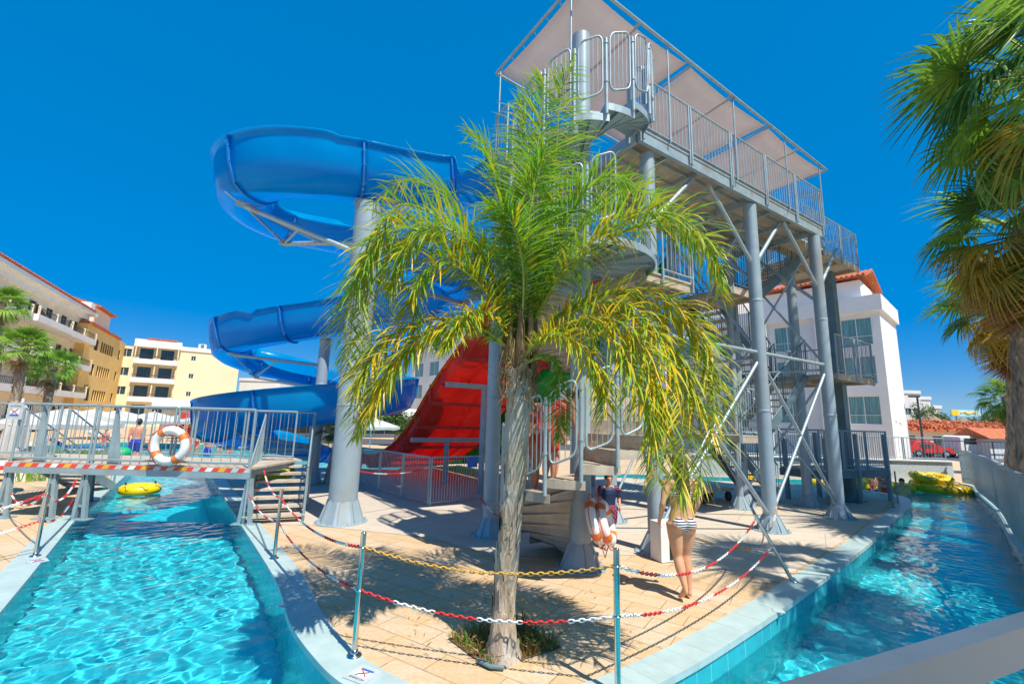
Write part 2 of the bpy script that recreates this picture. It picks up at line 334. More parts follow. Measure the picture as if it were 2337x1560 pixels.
# cracks and joints in the slab near the right channel
# ---------------------------------------------------------------- water surface (rippled sheet)
def inside(px,py,poly):
    r=np.zeros(px.shape,bool); n=len(poly)
    for i in range(n):
        a,c=poly[i],poly[(i+1)%n]
        if a.y==c.y: continue
        cond=((a.y>py)!=(c.y>py))&(px<(c.x-a.x)*(py-a.y)/(c.y-a.y)+a.x); r^=cond
    return r
def waves(x,y):
    z=np.zeros_like(x); rg=np.random.default_rng(3)
    for lam,amp,n in ((2.2,.004,5),(1.0,.0018,9),(.50,.0018,14),(.27,.0017,20),(.15,.0009,22)):
        for k in range(n):
            a=rg.uniform(0,2*PI); l=lam*rg.uniform(.75,1.3); ph=rg.uniform(0,2*PI)
            wx=.35*np.sin(y*1.3+k)+.3*np.sin(x*.9-k*2); wy=.35*np.sin(x*1.1+k*1.7)
            z+=amp*np.sin(2*PI/l*((x+wx)*math.cos(a)+(y+wy)*math.sin(a))+ph)/math.sqrt(n)*1.5
    return z
def water(name,boxes):
    vs=[];fs=[];o=0
    for x0,x1,y0,y1,st in boxes:
        nx=int((x1-x0)/st)+1; ny=int((y1-y0)/st)+1
        X,Y=np.meshgrid(np.linspace(x0,x1,nx),np.linspace(y0,y1,ny))
        ins=np.zeros(X.shape,bool)
        for dx in(-.15,.15):
            for dy in(-.15,.15): ins|=inside(X+dx,Y+dy,poolpoly)
        Z=WL+waves(X,Y); idx=np.arange(nx*ny).reshape(ny,nx)
        keep=ins[:-1,:-1]&ins[1:,:-1]&ins[:-1,1:]&ins[1:,1:]
        q=np.stack([idx[:-1,:-1],idx[:-1,1:],idx[1:,1:],idx[1:,:-1]],-1)[keep]
        used=np.unique(q); mp=-np.ones(nx*ny,int); mp[used]=np.arange(len(used))
        vs.append(np.stack([X.ravel()[used],Y.ravel()[used],Z.ravel()[used]],-1)); fs.append(mp[q]+o); o+=len(used)
    vs=np.concatenate(vs); fs=np.concatenate(fs)
    me=bpy.data.meshes.new(name); me.vertices.add(len(vs)); me.vertices.foreach_set('co',vs.ravel()); me.loops.add(fs.size); me.loops.foreach_set('vertex_index',fs.ravel().astype(np.int32)); me.polygons.add(len(fs)); me.polygons.foreach_set('loop_start',np.arange(0,fs.size,4,dtype=np.int32)); me.polygons.foreach_set('use_smooth',np.ones(len(fs),bool)); me.update(calc_edges=True); me.validate()
    ob=bpy.data.objects.new(name,me); COL.objects.link(ob); me.materials.append(M['water']); return tag(ob,kind='structure')
def watermat():
    m=bpy.data.materials.new('pool_water'); m.use_nodes=True; nt=m.node_tree; nt.nodes.clear(); out=nt.nodes.new('ShaderNodeOutputMaterial')
    rf=nt.nodes.new('ShaderNodeBsdfRefraction'); rf.inputs['Color'].default_value=(.93,1,1,1); rf.inputs['IOR'].default_value=1.33; rf.inputs['Roughness'].default_value=0
    gl=nt.nodes.new('ShaderNodeBsdfGlossy'); gl.inputs['Roughness'].default_value=.04
    fr=nt.nodes.new('ShaderNodeFresnel'); fr.inputs['IOR'].default_value=1.33
    tc=nt.nodes.new('ShaderNodeTexCoord'); n=nt.nodes.new('ShaderNodeTexNoise'); n.inputs['Scale'].default_value=9; n.inputs['Detail'].default_value=3; nt.links.new(tc.outputs['Object'],n.inputs[0])
    bp=nt.nodes.new('ShaderNodeBump'); bp.inputs['Strength'].default_value=.25; bp.inputs['Distance'].default_value=.02; nt.links.new(n.outputs[0],bp.inputs['Height']); nt.links.new(bp.outputs[0],gl.inputs['Normal']); nt.links.new(bp.outputs[0],fr.inputs['Normal'])
    mx=nt.nodes.new('ShaderNodeMixShader'); nt.links.new(fr.outputs[0],mx.inputs[0]); nt.links.new(rf.outputs[0],mx.inputs[1]); nt.links.new(gl.outputs[0],mx.inputs[2]); nt.links.new(mx.outputs[0],out.inputs[0]); return m
M['water']=watermat()
wa=water('water',[(-15.2,3.2,-1.2,10.0,.03),(3.2,19.0,-1.2,10.0,.03),(-15.2,-8.0,10.0,18.6,.05),(7.4,19.4,10.0,20.0,.06),(2.9,7.4,17.0,20.0,.15),(-26.1,-4.4,18.6,31.1,.15)])
wa.cycles.is_caustics_caster=True; basin.cycles.is_caustics_receiver=True; sl.cycles.is_caustics_light=True
# ================================================================ slide tower
DK=7.25
tw=thing('slide_tower','tall grey steel slide tower on round columns with a railed top deck','slide tower',T(0,0,0))
def column(p,top,r,parent,base=True,flare=.16,bh=.30,mt='steelp',name='column',mb=None):
    b=MB(); x,y=p[0],p[1]
    b.tube([(x,y,.0),(x,y,top)],[r,r],20,0)
    for z in(top*.34,top*.68): b.lathe((x,y,z),[(r+.0005,-.03),(r+.006,-.02),(r+.006,.02),(r+.0005,.03)],20)
    c=b.build(name,M[mt],parent)
    if base:
        g=MB()
        g.cyl((x,y,0.0),(x,y,.02),r+flare+.06,None,20)
        for k in range(8):
            a=2*PI*k/8+.2; d=Vector((math.cos(a),math.sin(a),0)); t=Vector((-d.y,d.x,0))*.008
            o=Vector((x,y,.02)); q=[o+d*(r-.01),o+d*(r+flare),o+d*(r+.01)+Vector((0,0,bh)),o+d*(r-.01)+Vector((0,0,bh))]
            vs=[a_+t for a_ in q]+[a_-t for a_ in q]; g.add(vs,[(0,1,2,3),(7,6,5,4),(0,4,5,1),(1,5,6,2),(2,6,7,3)])
        g.lathe((x,y,.021),[(r+flare*.9,0),(r+.012,bh*.95)],8,0,False)
        for k in range(8):
            a=2*PI*k/8+.6; g.cyl((x+math.cos(a)*(r+flare+.03),y+math.sin(a)*(r+flare+.03),.02),(x+math.cos(a)*(r+flare+.03),y+math.sin(a)*(r+flare+.03),.05),.014,None,6)
        g.build('base_plate',M['steelp'],c)
    return c
cols=[((0,.12),7.0,.135),((3.42,.06),7.0,.135),((6.38,0),7.0,.135),((-1.84,2.3),7.15,.135),((5.3,1.78),7.0,.085),((5.95,2.05),7.0,.135),((1.1,2.2),7.0,.135),((3.42,2.2),7.0,.135)]
for (a,c),top,r in cols: column(T(a,c),top,r,tw)
# deck: plates on joists and edge beams
b=MB()
deckL=[(-1.95,1.15),(-1.95,2.4),(6.7,2.4),(6.7,-.1),(-.45,-.1),(-.45,1.15)]
b.prism([T(a,c) for a,c in deckL],DK-.035,DK)
b.build('deck_plate',M['deckpl'],tw)
b=MB()
def beam(a,c,z,w=.08,h=.18): b.bar(T(*a,z),T(*c,z),w,h)
for v in(-.06,1.17,2.36): beam((-1.9 if v>1 else -.42,v),(6.66,v),DK-.125)
for u in(-1.9,-.42,3.42,6.38): beam((u,1.2 if u<-.5 else -.0),(u,2.3),DK-.125)
for u in(.55,1.5,2.45,4.4,5.4): beam((u,0),(u,2.3),DK-.085,.05,.10)
for v in(.3,.72,1.55,1.95): beam((-.3,v),(6.6,v),DK-.075,.03,.07)
# toe edge
b.bar(T(-.45,-.11,DK+.05),T(6.7,-.11,DK+.05),.012,.11); b.bar(T(6.71,-.1,DK+.05),T(6.71,1.1,DK+.05),.012,.11)
b.build('deck_beam_grid',M['steel'],tw)
# railing panels
def railpanel(p0,p1,h=1.08,sp=.105,parent=None,name='railing_panel',mt='steel',z0=.08,r=.017,post=True,mb=None):
    b=mb or MB(); p0=Vector(p0);p1=Vector(p1); Z=Vector((0,0,1)); L=(p1-p0).length; n=max(2,int(L/sp))
    b.tube([p0+Z*h,p1+Z*h],r*1.25,8); b.tube([p0+Z*z0,p1+Z*z0],r,6)
    for i in range(1,n): q=p0.lerp(p1,i/n); b.cyl(q+Z*z0,q+Z*h,.0075,None,6,0,False)
    if post:
        for q in(p0,p1): b.cyl(q-Z*.18,q+Z*(h+.01),.022,None,8)
    return None if mb else b.build(name,M[mt],parent)
def railing(p0,p1,n,**k):
    p0=Vector(p0);p1=Vector(p1); e=(p1-p0).normalized()*.035
    for i in range(n): railpanel(p0.lerp(p1,i/n)+e,p0.lerp(p1,(i+1)/n)-e,**k)
railing(T(-.4,-.13,DK),T(6.7,-.13,DK),5,parent=tw)
railing(T(6.73,-.1,DK),T(6.73,1.15,DK),1,parent=tw)
railing(T(3.1,2.42,DK),T(6.7,2.42,DK),3,parent=tw)
railing(T(-1.97,1.9,DK),T(-1.97,2.42,DK),1,parent=tw)
# braces
def brace(a,c,r=.04,name='brace',parent=None,mt='steel'):
    b=MB(); b.cyl(a,c,r,None,10); 
    for q,o in((a,c),(c,a)):
        d=(Vector(o)-Vector(q)).normalized(); b.box(Vector(q)+d*.02,(.16,.10,.012),(d,Vector((-d.y,d.x,0)).normalized() if abs(d.z)<.99 else Vector((1,0,0)),d.cross(Vector((-d.y,d.x,0)).normalized() if abs(d.z)<.99 else Vector((1,0,0)))))
    b.build(name,M[mt],parent or tw)
def xb(u0,v0,u1,v1,z0,z1,r=.035): 
    brace(T(u0,v0,z0),T(u1,v1,z1),r); brace(T(u0,v0,z1),T(u1,v1,z0),r)
B_,C_,A_=(3.42,.06),(6.38,0.),(0,.12)
Zb=[.2,3.55]
xb(*B_,*C_,.25,3.5); 
brace(T(*B_,3.62),T(*C_,3.62)); brace(T(*A_,3.62),T(*B_,3.62)); 
brace(T(*A_,3.5),T(*B_,.25)); brace(T(*A_,.25),T(1.55,.1,1.95),.035); brace(T(*A_,.25),T(*B_,3.5),.035)
for (a,c),(e,f) in(((3.42,.06),(3.42,2.2)),((6.38,0),(5.95,2.05)),((1.1,2.2),(3.42,2.2)),((3.42,2.2),(5.95,2.05))):
    brace(T(a,c,3.5),T(e,f,3.5),.03); xb(a,c,e,f,.3,3.4,.028); xb(a,c,e,f,3.6,6.9,.028)
# knee braces from columns to the deck
for u,v in(B_,C_):
    for s in(-1,1): 
        brace(T(u,v,5.55),T(u+s*1.45,v+.05,7.02),.045)
brace(T(*A_,5.6),T(1.4,.1,7.02),.045)
brace(T(3.42,.06,5.2),T(3.42,1.6,6.95),.04); brace(T(6.38,0,5.2),T(6.1,1.6,6.95),.04)
# ---------------------------------------------------------------- shade canopy
CZ=9.28
cn=thing('shade_canopy','grey-beige shade cloth stretched on pipe frame over top of the tower','canopy',T(2.4,1.1,CZ))
c0,c1,v0,v1=-1.95,7.05,-.2,2.5
def cz(u): return 9.42-.045*(u+1.95)
def slab_(ua,ub):
    b=MB(); n=8; vs=[]
    for i in range(n+1):
        for j in range(n+1):
            s,t=i/n,j/n; u=ua+(ub-ua)*s; v=(v0+.07)+(v1-v0-.14)*t
            inx=.05*(math.sin(PI*t))*( -1 if s<.5 else 1)*abs(2*s-1)**3; iny=.06*math.sin(PI*s)*abs(2*t-1)**3*(1 if t<.5 else -1)
            vs.append(T(u-inx,v+iny,cz(u)-.05*math.sin(PI*s)*math.sin(PI*t)))
    b.add(vs,[(i*(n+1)+j,(i+1)*(n+1)+j,(i+1)*(n+1)+j+1,i*(n+1)+j+1) for i in range(n) for j in range(n)],0,True)
    o=b.build('fabric_panel',M['fabric'],cn); md=o.modifiers.new('s','SOLIDIFY'); md.thickness=.004
for a,c in((-1.88,.98),(1.12,4.0),(4.14,6.98)): slab_(a,c)
b=MB(); pr=.03
def pipe(a,c,r=.03,mb=None): (mb or b).cyl(a,c,r,None,8)
for v in(v0,v1): pipe(T(c0,v,cz(c0)+.02),T(c1,v,cz(c1)+.02))
for u in(c0,c1): pipe(T(u,v0,cz(u)+.02),T(u,v1,cz(u)+.02))
for u in(.98,1.12,4.0,4.14): pipe(T(u,v0,cz(u)+.03),T(u,v1,cz(u)+.03),.018)
for u in(-.45,2.55,5.55): pipe(T(u,v0,cz(u)+.035),T(u,v1,cz(u)+.035),.028)
for u in(-1.97,-1.9): pass
# lacing ties at the left end
for k in range(7):
    t=(k+.5)/7; v=v0+(v1-v0)*t; b.cyl(T(c0,v,cz(c0)+.02),T(c0+.12,v+.05,cz(c0)),.008,None,5)
b.build('pipe_frame',M['steel'],cn)
for u,v,z0 in((-1.9,.1,7.3),(.35,-.16,DK),(2.6,-.16,DK),(4.85,-.16,DK),(6.68,-.16,DK),(-1.9,2.4,DK),(2.4,2.42,DK),(6.68,2.42,DK)):
    b=MB(); b.cyl(T(u,v,z0),T(u,v,cz(u)+.01),.018,None,8); b.build('canopy_post',M['steel'],cn)
# ---------------------------------------------------------------- spiral staircase
SP=T(-1.65,.12,0); SR=1.13; PITCH=2.85; NS=16
ss=thing('spiral_staircase','grey spiral staircase winding up a thick central pole beside the palm','spiral staircase',SP)
column((SP.x,SP.y),8.65,.155,ss,True,.15,.34,'steelp','central_pole')
def sp_(th,r,z): return SP+Vector((math.cos(th)*r,math.sin(th)*r,z))
LZ=4.5; PITCH=2.97; n1=24; n2=15; r1=LZ/n1; r2=(DK-LZ)/n2; dth=2*PI*r1/PITCH; thl=R(-72+360); th0=thl-n1*dth
STEPS=[(th0+i*dth,r1*(i+1),r1) for i in range(n1)]+[(thl+i*R(124)/5,LZ,0) for i in range(5)]+[(thl+R(124)+i*dth,LZ+r2*(i+1),r2) for i in range(n2)]
nstep=len(STEPS)
for i in range(nstep):
    t0,z,rise=STEPS[i]; t1=t0+dth*1.12; b=MB()
    n=4; top=[];bot=[]
    for k in range(n+1):
        a=t0+(t1-t0)*k/n; top.append((sp_(a,.15,z),sp_(a,SR,z)))
    vs=[q for pr_ in top for q in pr_]; fs=[(2*k,2*k+1,2*k+3,2*k+2) for k in range(n)]
    b.add(vs,fs); b.add([q-Vector((0,0,.012)) for q in vs],[f[::-1] for f in fs])
    # edge lip outer
    for k in range(n):
        q0=sp_(t0+(t1-t0)*k/n,SR,z); q1=sp_(t0+(t1-t0)*(k+1)/n,SR,z); b.bar(q0-Vector((0,0,.05)),q1-Vector((0,0,.05)),.012,.11)
    # riser plate and rib below
    if rise: b.bar(sp_(t0,.15,z-.105),sp_(t0,SR,z-.105),.012,.205)
    tm=(t0+t1)/2; b.bar(sp_(tm,.15,z-.05),sp_(tm,SR-.05,z-.035),.02,.05)
    for rr in(.24,.30,.7,1.0): 
        q=sp_(t0,rr,z-.12); nrm=Vector((math.sin(t0),-math.cos(t0),0)); b.cyl(q,q+nrm*.018,.016,None,6)
    b.build('stair_tread',M['step'] if i<21 else M['steel'],ss)
for i in range(1,nstep+1):
    t0,z,rise=STEPS[i] if i<nstep else (STEPS[-1][0]+dth,DK,.18)
    if not(24<=i<=27):
        b=MB(); b.cyl(sp_(t0,SR+.03,z-.2),sp_(t0,SR+.03,z+1.02),.027,None,8)
        b.cyl(sp_(t0,SR+.03,z+.3),sp_(t0,SR+.03,z+.33),.036,None,8); b.cyl(sp_(t0,SR+.03,z+.93),sp_(t0,SR+.03,z+.96),.036,None,8)
        b.build('rail_post',M['steel'],ss)
for i in range(nstep):
    # rounded loop panel between two posts, with thin bars
    if i==0 or 24<=i<=26: continue
    a0=STEPS[i][0]+.05; a1=STEPS[i][0]+dth-.05; z0=STEPS[i][1]+.17; z1=z0+.95; dz=STEPS[i][2]
    b=MB(); pts=[]; c=.13
    def q(s,t): 
        a=a0+(a1-a0)*s; return sp_(a,SR+.03,z0+(z1-z0)*t+dz*s*.75)
    cs=.24
    for k in range(5): g=PI+PI/2*k/4; pts.append(q(cs+cs*math.cos(g),c+c*math.sin(g)))
    for k in range(5): g=1.5*PI+PI/2*k/4; pts.append(q(1-cs+cs*math.cos(g),c+c*math.sin(g)))
    for k in range(5): g=PI/2*k/4; pts.append(q(1-cs+cs*math.cos(g),1-c+c*math.sin(g)))
    for k in range(5): g=PI/2+PI/2*k/4; pts.append(q(cs+cs*math.cos(g),1-c+c*math.sin(g)))
    b.tube(pts,.0165,6,closed=True)
    for s in(.2,.4,.6,.8): 
        e=.02 if .3<s<.7 else .02
        b.cyl(q(s,e),q(s,1-e),.006,None,5,0,False)
    b.build('railing_loop',M['steel'],ss)
b=MB(); b.prism([T(-.75,-.35),T(.6,-.35),T(.6,1.9),T(-.75,1.9)],LZ-.03,LZ)
for v in(-.3,.7,1.85): b.bar(T(-.75,v,LZ-.1),T(.6,v,LZ-.1),.05,.14)
for u in(-.7,.55): b.bar(T(u,-.35,LZ-.1),T(u,1.9,LZ-.1),.05,.14)
b.build('middle_landing',M['deckpl'],tw); railing(T(.58,-.33,LZ),T(.58,1.88,LZ),2,parent=tw); railing(T(-.3,-.37,LZ),T(.58,-.37,LZ),1,parent=tw)
# ---------------------------------------------------------------- switchback stairs at the far end
sw=thing('switchback_stairs','grey steel switchback stairs with railed landings rising behind tower columns','stairs',T(7.4,1.6,0))
for (a,c),top,r in(((7.45,1.13),7.0,.125),((5.0,3.35),5.3,.07)): column(T(a,c),top,r,sw)
b=MB(); b.box(T(9.75,1.05,3.5),(.30,.34,7.0),(U2,V2,Vector((0,0,1)))); oc=b.build('box_column',M['steeld'],sw)
b=MB(); b.prism([T(9.75-.34,1.05-.36),T(9.75+.34,1.05-.36),T(9.75+.34,1.05+.36),T(9.75-.34,1.05+.36)],.006,.03)
for s in(-1,1):
    b.extr([Vector((0,0,0)),U2*s*.32,Vector((0,0,.34))],T(9.75+s*.15,1.05-.19,.03),V2*.38)
b.build('base_plate',M['steeld'],oc)
def landing(u0,u1,v0,v1,z,sides):
    b=MB(); b.prism([T(u0,v0),T(u1,v0),T(u1,v1),T(u0,v1)],z-.03,z)
    b2=b
    for v in(v0+.03,(v0+v1)/2,v1-.03): b.bar(T(u0,v,z-.10),T(u1,v,z-.10),.05,.14)
    for u in(u0+.03,(u0+u1)/2,u1-.03): b.bar(T(u,v0,z-.09),T(u,v1,z-.09),.05,.10)
    b.build('landing',M['deckpl'],sw)
    for sd in sides:
        a,c={'n':((u0,v1),(u1,v1)),'s':((u0,v0),(u1,v0)),'e':((u1,v0),(u1,v1)),'w':((u0,v0),(u0,v1))}[sd]
        railing(T(*a,z),T(*c,z),2 if abs(a[0]-c[0])>1.6 else 1,parent=sw)
landing(8.1,10.55,.45,2.6,7.2,'sen'); landing(7.7,10.2,.25,2.6,3.55,'sen')
landing(3.9,5.2,.85,2.95,5.4,'swn'); landing(3.9,5.2,.85,2.95,1.85,'swn')
b=MB(); b.prism([T(6.7,.45),T(8.1,.45),T(8.1,1.3),T(6.7,1.3)],7.16,7.21); b.build('gangway',M['deckpl'],sw)
railing(T(6.9,.45,7.2),T(8.1,.45,7.2),1,parent=sw)
def flight(ua,za,ub,zb,va,vb):
    n=max(6,int(abs(za-zb)/.185)); 
    for v in(va+.02,vb-.02):
        b=MB(); b.bar(T(ua,v,za-.08),T(ub,v,zb-.08),.04,.22); b.build('stringer',M['steeld'],sw)
    for i in range(1,n):
        s=i/n; u=ua+(ub-ua)*s; z=za+(zb-za)*s; b=MB(); b.box(T(u,(va+vb)/2,z),(.27,vb-va-.06,.035),(U2,V2,Vector((0,0,1)))); b.build('stair_tread',M['step'],sw)
    for v in(va,vb):
        b=MB(); m_=10; p0=T(ua,v,za);p1=T(ub,v,zb); Z=Vector((0,0,1))
        for h in(1.0,.12): b.tube([p0+Z*h,p1+Z*h],.02,6)
        k=int((p1-p0).length/.14)
        for i in range(k+1): q=p0.lerp(p1,i/k); b.cyl(q+Z*.1,q+Z*1.0,.008 if i%6 else .02,None,5,0,False)
        b.build('stair_railing',M['steeld'],sw)
flight(8.1,7.2,5.2,5.4,1.0,1.85); flight(5.2,5.4,7.7,3.55,1.95,2.8); flight(7.7,3.55,5.2,1.85,1.0,1.85); flight(5.2,1.85,7.6,.0,1.95,2.8)
# ---------------------------------------------------------------- footbridge over the far channel, right
def footbridge(): pass
fb=thing('footbridge','grey railed footbridge on square legs crossing far channel behind the tower','footbridge',T(9.2,.6,0))
b=MB(); zf=.95
fq=[T(7.9,.95),T(11.2,.45),T(11.4,1.6),T(8.05,2.1)]; b.prism(fq,zf-.06,zf); b.build('deck_plate',M['deckpl'],fb)
b=MB()
for i in range(4): b.bar(fq[i]+V(0,0,zf-.15),fq[(i+1)%4]+V(0,0,zf-.15),.06,.2)
b.build('edge_beam',M['steeld'],fb)
railing(fq[0]+V(0,0,zf),fq[1]+V(0,0,zf),3,parent=fb,mt='rail'); railing(fq[3]+V(0,0,zf),fq[2]+V(0,0,zf),3,parent=fb,mt='rail'); 
for s in(.08,.52,.97):
    for a,c in((fq[0],fq[1]),(fq[3],fq[2])):
        q=a.lerp(c,s); b=MB(); b.box(q+V(0,0,.9),(.10,.10,2.1 if s>.1 else 1.8),(U2,V2,V(0,0,1))); b.build('post',M['rail'],fb)
# ================================================================ blue spiral slide
blue=thing('spiral_slide','glossy blue open spiral water slide winding down around two grey columns','water slide',(-3.24,9.39,0))
path=[(.17,9.06,7.18),(-.15,9.7,7.14),(-.75,10.2,7.08),(-1.6,10.28,6.98),(-2.6,9.85,6.86),(-3.7,9.25,6.72),(-4.9,8.92,6.6),(-5.85,9.2,6.5),(-6.22,10.0,6.42),(-5.75,10.85,6.34),(-4.8,11.15,6.24),(-3.5,11.35,6.05),(-2.2,11.75,5.7),(-1.45,12.45,5.35),(-1.95,13.2,5.08),(-3.3,13.7,4.9),(-4.6,14.05,4.72),(-5.95,14.3,4.52),(-7.6,14.45,4.27),(-9.2,14.95,4.02),(-9.85,15.9,3.75),(-9.35,16.85,3.45),(-8,17.25,3.12),(-6,17.2,2.78),(-4.4,16.5,2.5),(-3.8,15.3,2.27),(-4.35,13.9,2.0),(-5.6,13.0,1.75),(-7.2,12.85,1.5),(-8.5,13.5,1.28),(-8.95,14.7,1.06),(-8.4,15.8,.82),(-7.4,16.7,.55),(-6.8,17.9,.28),(-6.5,19.4,.02)]
cp=catmull(path,14)
# resample by length
acc=[0]
for i in range(1,len(cp)): acc.append(acc[-1]+(cp[i]-cp[i-1]).length)
LT=acc[-1]; NS_=320; pts=[]; j=0
for i in range(NS_+1):
    s=LT*i/NS_
    while j<len(acc)-2 and acc[j+1]<s: j+=1
    pts.append(cp[j].lerp(cp[j+1],min(1,(s-acc[j])/(acc[j+1]-acc[j]+1e-9))))
def frame(i):
    t=pts[min(i+1,NS_)]-pts[max(i-1,0)]; t.normalize(); rgt=t.cross(Vector((0,0,1))).normalized(); upv=rgt.cross(t).normalized(); return t,rgt,upv
def curv(i):   # signed turn: right turns positive
    a=pts[max(i-6,0)];b_=pts[i];c=pts[min(i+6,NS_)]; d1=(b_-a);d2=(c-b_)
    if d1.length<1e-6 or d2.length<1e-6: return 0
    return (d1.x*d2.y-d1.y*d2.x)/(d1.length*d2.length)
K=[-curv(i) for i in range(NS_+1)]; K=[sum(K[max(0,i-10):i+11])/len(K[max(0,i-10):i+11]) for i in range(NS_+1)]
def prof(i):
    k=max(-1,min(1,K[i]/.22)); st=max(.0,min(1,i/16)); en=min(1,(NS_-i)/20)
    hl=.56+(.52*max(k,0.85 if 14<i<150 else (.45 if i>24 else 0)))*st*(.35+.65*en); hr=.50-.06*max(k,0)
    w=.60
    return [(w+.08,hr),(w,hr),(w-.03,hr*.62),(w-.13,.15),(w-.32,.035),(.12,0),(-.12,0),(-w+.32,.035),(-w+.13,.16),(-w+.02,hl*.5),(-w-.02,hl*.8),(-w-.03,hl),(-w-.11,hl)]
def ring(i,off=0):
    t,rg,u=frame(i); pr=prof(i); out=[]
    for k,(s,h) in enumerate(pr):
        a=pr[max(k-1,0)];c=pr[min(k+1,len(pr)-1)]; n=Vector((c[1]-a[1],-(c[0]-a[0]))); n=n.normalized() if n.length>1e-9 else Vector((0,-1))
        # outward = away from trough inside
        if n.y>0 and abs(n.x)<.5: n=-n
        out.append(pts[i]+rg*(s)+u*h+ (rg*n.x+u*n.y)*(-off) if False else pts[i]+rg*s+u*h-(u*off if 4<=k<=8 else (rg*(-off if k<4 else off))) )
    return out
SEC=16
for s0 in range(0,NS_,SEC):
    s1=min(s0+SEC,NS_); rings=[ring(i) for i in range(s0,s1+1)]; n=len(rings[0]); b=MB()
    vs=[q for r_0 in rings for q in r_0]
    b.add(vs,[(i*n+k,(i+1)*n+k,(i+1)*n+k+1,i*n+k+1) for i in range(len(rings)-1) for k in range(n-1)],0,True)
    o=b.build('trough_section',M['blue'],blue); md=o.modifiers.new('s','SOLIDIFY'); md.thickness=.018; md.offset=0
for s0 in range(0,NS_+1,SEC):   # bolted joint flanges
    i=s0; t,rg,u=frame(i); b=MB()
    A=ring(i,.004); B=ring(i,.06); n=len(A)
    for sg in(-1,1):
        f=[q+t*(.006*sg+.0) for q in A]+[q+t*(.006*sg) for q in B]; 
    vs=[q-t*.02 for q in A]+[q-t*.02 for q in B]+[q+t*.02 for q in A]+[q+t*.02 for q in B]
    fs=[]
    for k in range(1,n-2): fs+= [(k,k+1,n+k+1,n+k),(2*n+k,3*n+k,3*n+k+1,2*n+k+1),(n+k,n+k+1,3*n+k+1,3*n+k)]
    b.add(vs,fs)
    for k in range(2,n-2): b.sphere((B[k]+A[k])/2+t*.03,.014,6); b.sphere((B[k]+A[k])/2-t*.03,.014,6)
    b.build('joint_flange',M['bluerim'],blue)
ecol=column((-3.24,9.39),6.62,.275,blue,True,.16,.42,'steelp','support_column'); gcol=column((-5.95,14.35),4.42,.17,blue,True,.14,.35,'steelp','support_column')
def nearest(p): 
    p=Vector(p); return min(range(NS_+1),key=lambda i:(pts[i]-p).length)
def arm(c,zc,p,r=.055):
    i=nearest(p); t,rg,u=frame(i); q=pts[i]-u*.10; b=MB(); a=Vector((c[0],c[1],zc)); b.cyl(a,q,r,None,10)
    b.box(q+u*.03,(.34,.22,.05),(rg,t,u)); 
    for s in(-1,1): b.extr([Vector((0,0,0)),rg*s*.42+u*.14,rg*s*.12],q+u*.02-t*.02,t*.04)
    b.build('support_arm',M['steel'],blue); return q
EC=(-3.24,9.39); GC=(-5.95,14.35)
q1=arm(EC,5.45,(-5.85,9.2,6.5)); q2=arm(EC,5.75,(-5.75,10.85,6.34)); arm(EC,5.2,(-3.5,11.35,6.05)); arm(EC,5.0,(-1.45,12.45,5.35)); arm(EC,6.4,(-3.5,9.35,6.74),.12)
b=MB(); b.cyl(q1,q2,.028,None,8); b.cyl(q1.lerp(Vector((*EC,5.45)),.45),q2,.028,None,8); b.cyl(q2.lerp(Vector((*EC,5.75)),.5),q1,.028,None,8); b.build('cross_tie',M['steel'],blue)
g1=arm(GC,3.6,(-9.2,14.95,4.02)); g2=arm(GC,2.9,(-9.35,16.85,3.45)); arm(GC,2.2,(-6,17.2,2.78)); arm(GC,2.0,(-3.8,15.3,2.27)); arm(GC,1.1,(-7.2,12.85,1.5)); arm(GC,1.0,(-8.95,14.7,1.06)); arm(GC,4.3,(-5.95,14.3,4.52),.1)
b=MB(); b.cyl(g1,g2,.026,None,8); b.cyl(g1.lerp(Vector((*GC,3.6)),.5),g2,.026,None,8); b.build('cross_tie',M['steel'],blue)
# ================================================================ straight lane slides
def lanes(name,label,u0,n,wl,prof_,mt,mtf,rim,nm):
    root=thing(name,label,'water slide',T(u0+n*wl/2,6,0)); W=n*wl
    pc=catmull([Vector((v,0,z)) for v,z in prof_],8); L=[(p.x,p.z) for p in pc]
    # cross-section across the lanes
    cs=[(-.10,.40),(0,.40),(.03,.12)]
    for k in range(n):
        a=k*wl; cs+=[(a+.10,.0),(a+wl-.10,.0)]
        if k<n-1: cs+=[(a+wl-.045,.10),(a+wl+.045,.10)]
    cs+=[(W-.03,.12),(W,.40),(W+.10,.40)]
    def grid(sc,name_,m,extra=0):
        b=MB(); N=len(sc); vs=[T(u0+s,v,z+h-extra) for v,z in L for s,h in sc]
        b.add(vs,[(i*N+k,i*N+k+1,(i+1)*N+k+1,(i+1)*N+k) for i in range(len(L)-1) for k in range(N-1)],0,False)
        o=b.build(name_,m,root); md=o.modifiers.new('s','SOLIDIFY'); md.thickness=.02; md.offset=0
    grid(cs,'lane_bed',mt)
    b=MB()
    for s in(-.05,W+.05): b.tube([T(u0+s,v,z+.42) for v,z in L],.035,6)
    b.build('rim',rim,root)
    for i in range(4,len(L)-2,7):
        b=MB(); v,z=L[i]; b.bar(T(u0-.02,v,z-.045),T(u0+W+.02,v,z-.045),.05,.09); b.bar(T(u0-.055,v,z-.05),T(u0-.085,v,z+.38),.05,.05); b.bar(T(u0+W+.055,v,z-.05),T(u0+W+.085,v,z+.38),.05,.05); b.build('cross_flange',mtf,root)
    for vv in nm:
        i=min(range(len(L)),key=lambda k:abs(L[k][0]-vv)); z=L[i][1]
        b=MB(); b.bar(T(u0-.05,vv,z-.22),T(u0+W+.05,vv,z-.22),.12,.14); b.build('support_beam',M['steel'],root)
        for uu in((u0+W*.42,) if W>2 else (u0+W/2,)):
            b=MB(); b.cyl(T(uu,vv,0),T(uu,vv,z-.29),.085 if vv<9 else .07,None,14); b.build('support_post',M['steelp'],root)
    return root
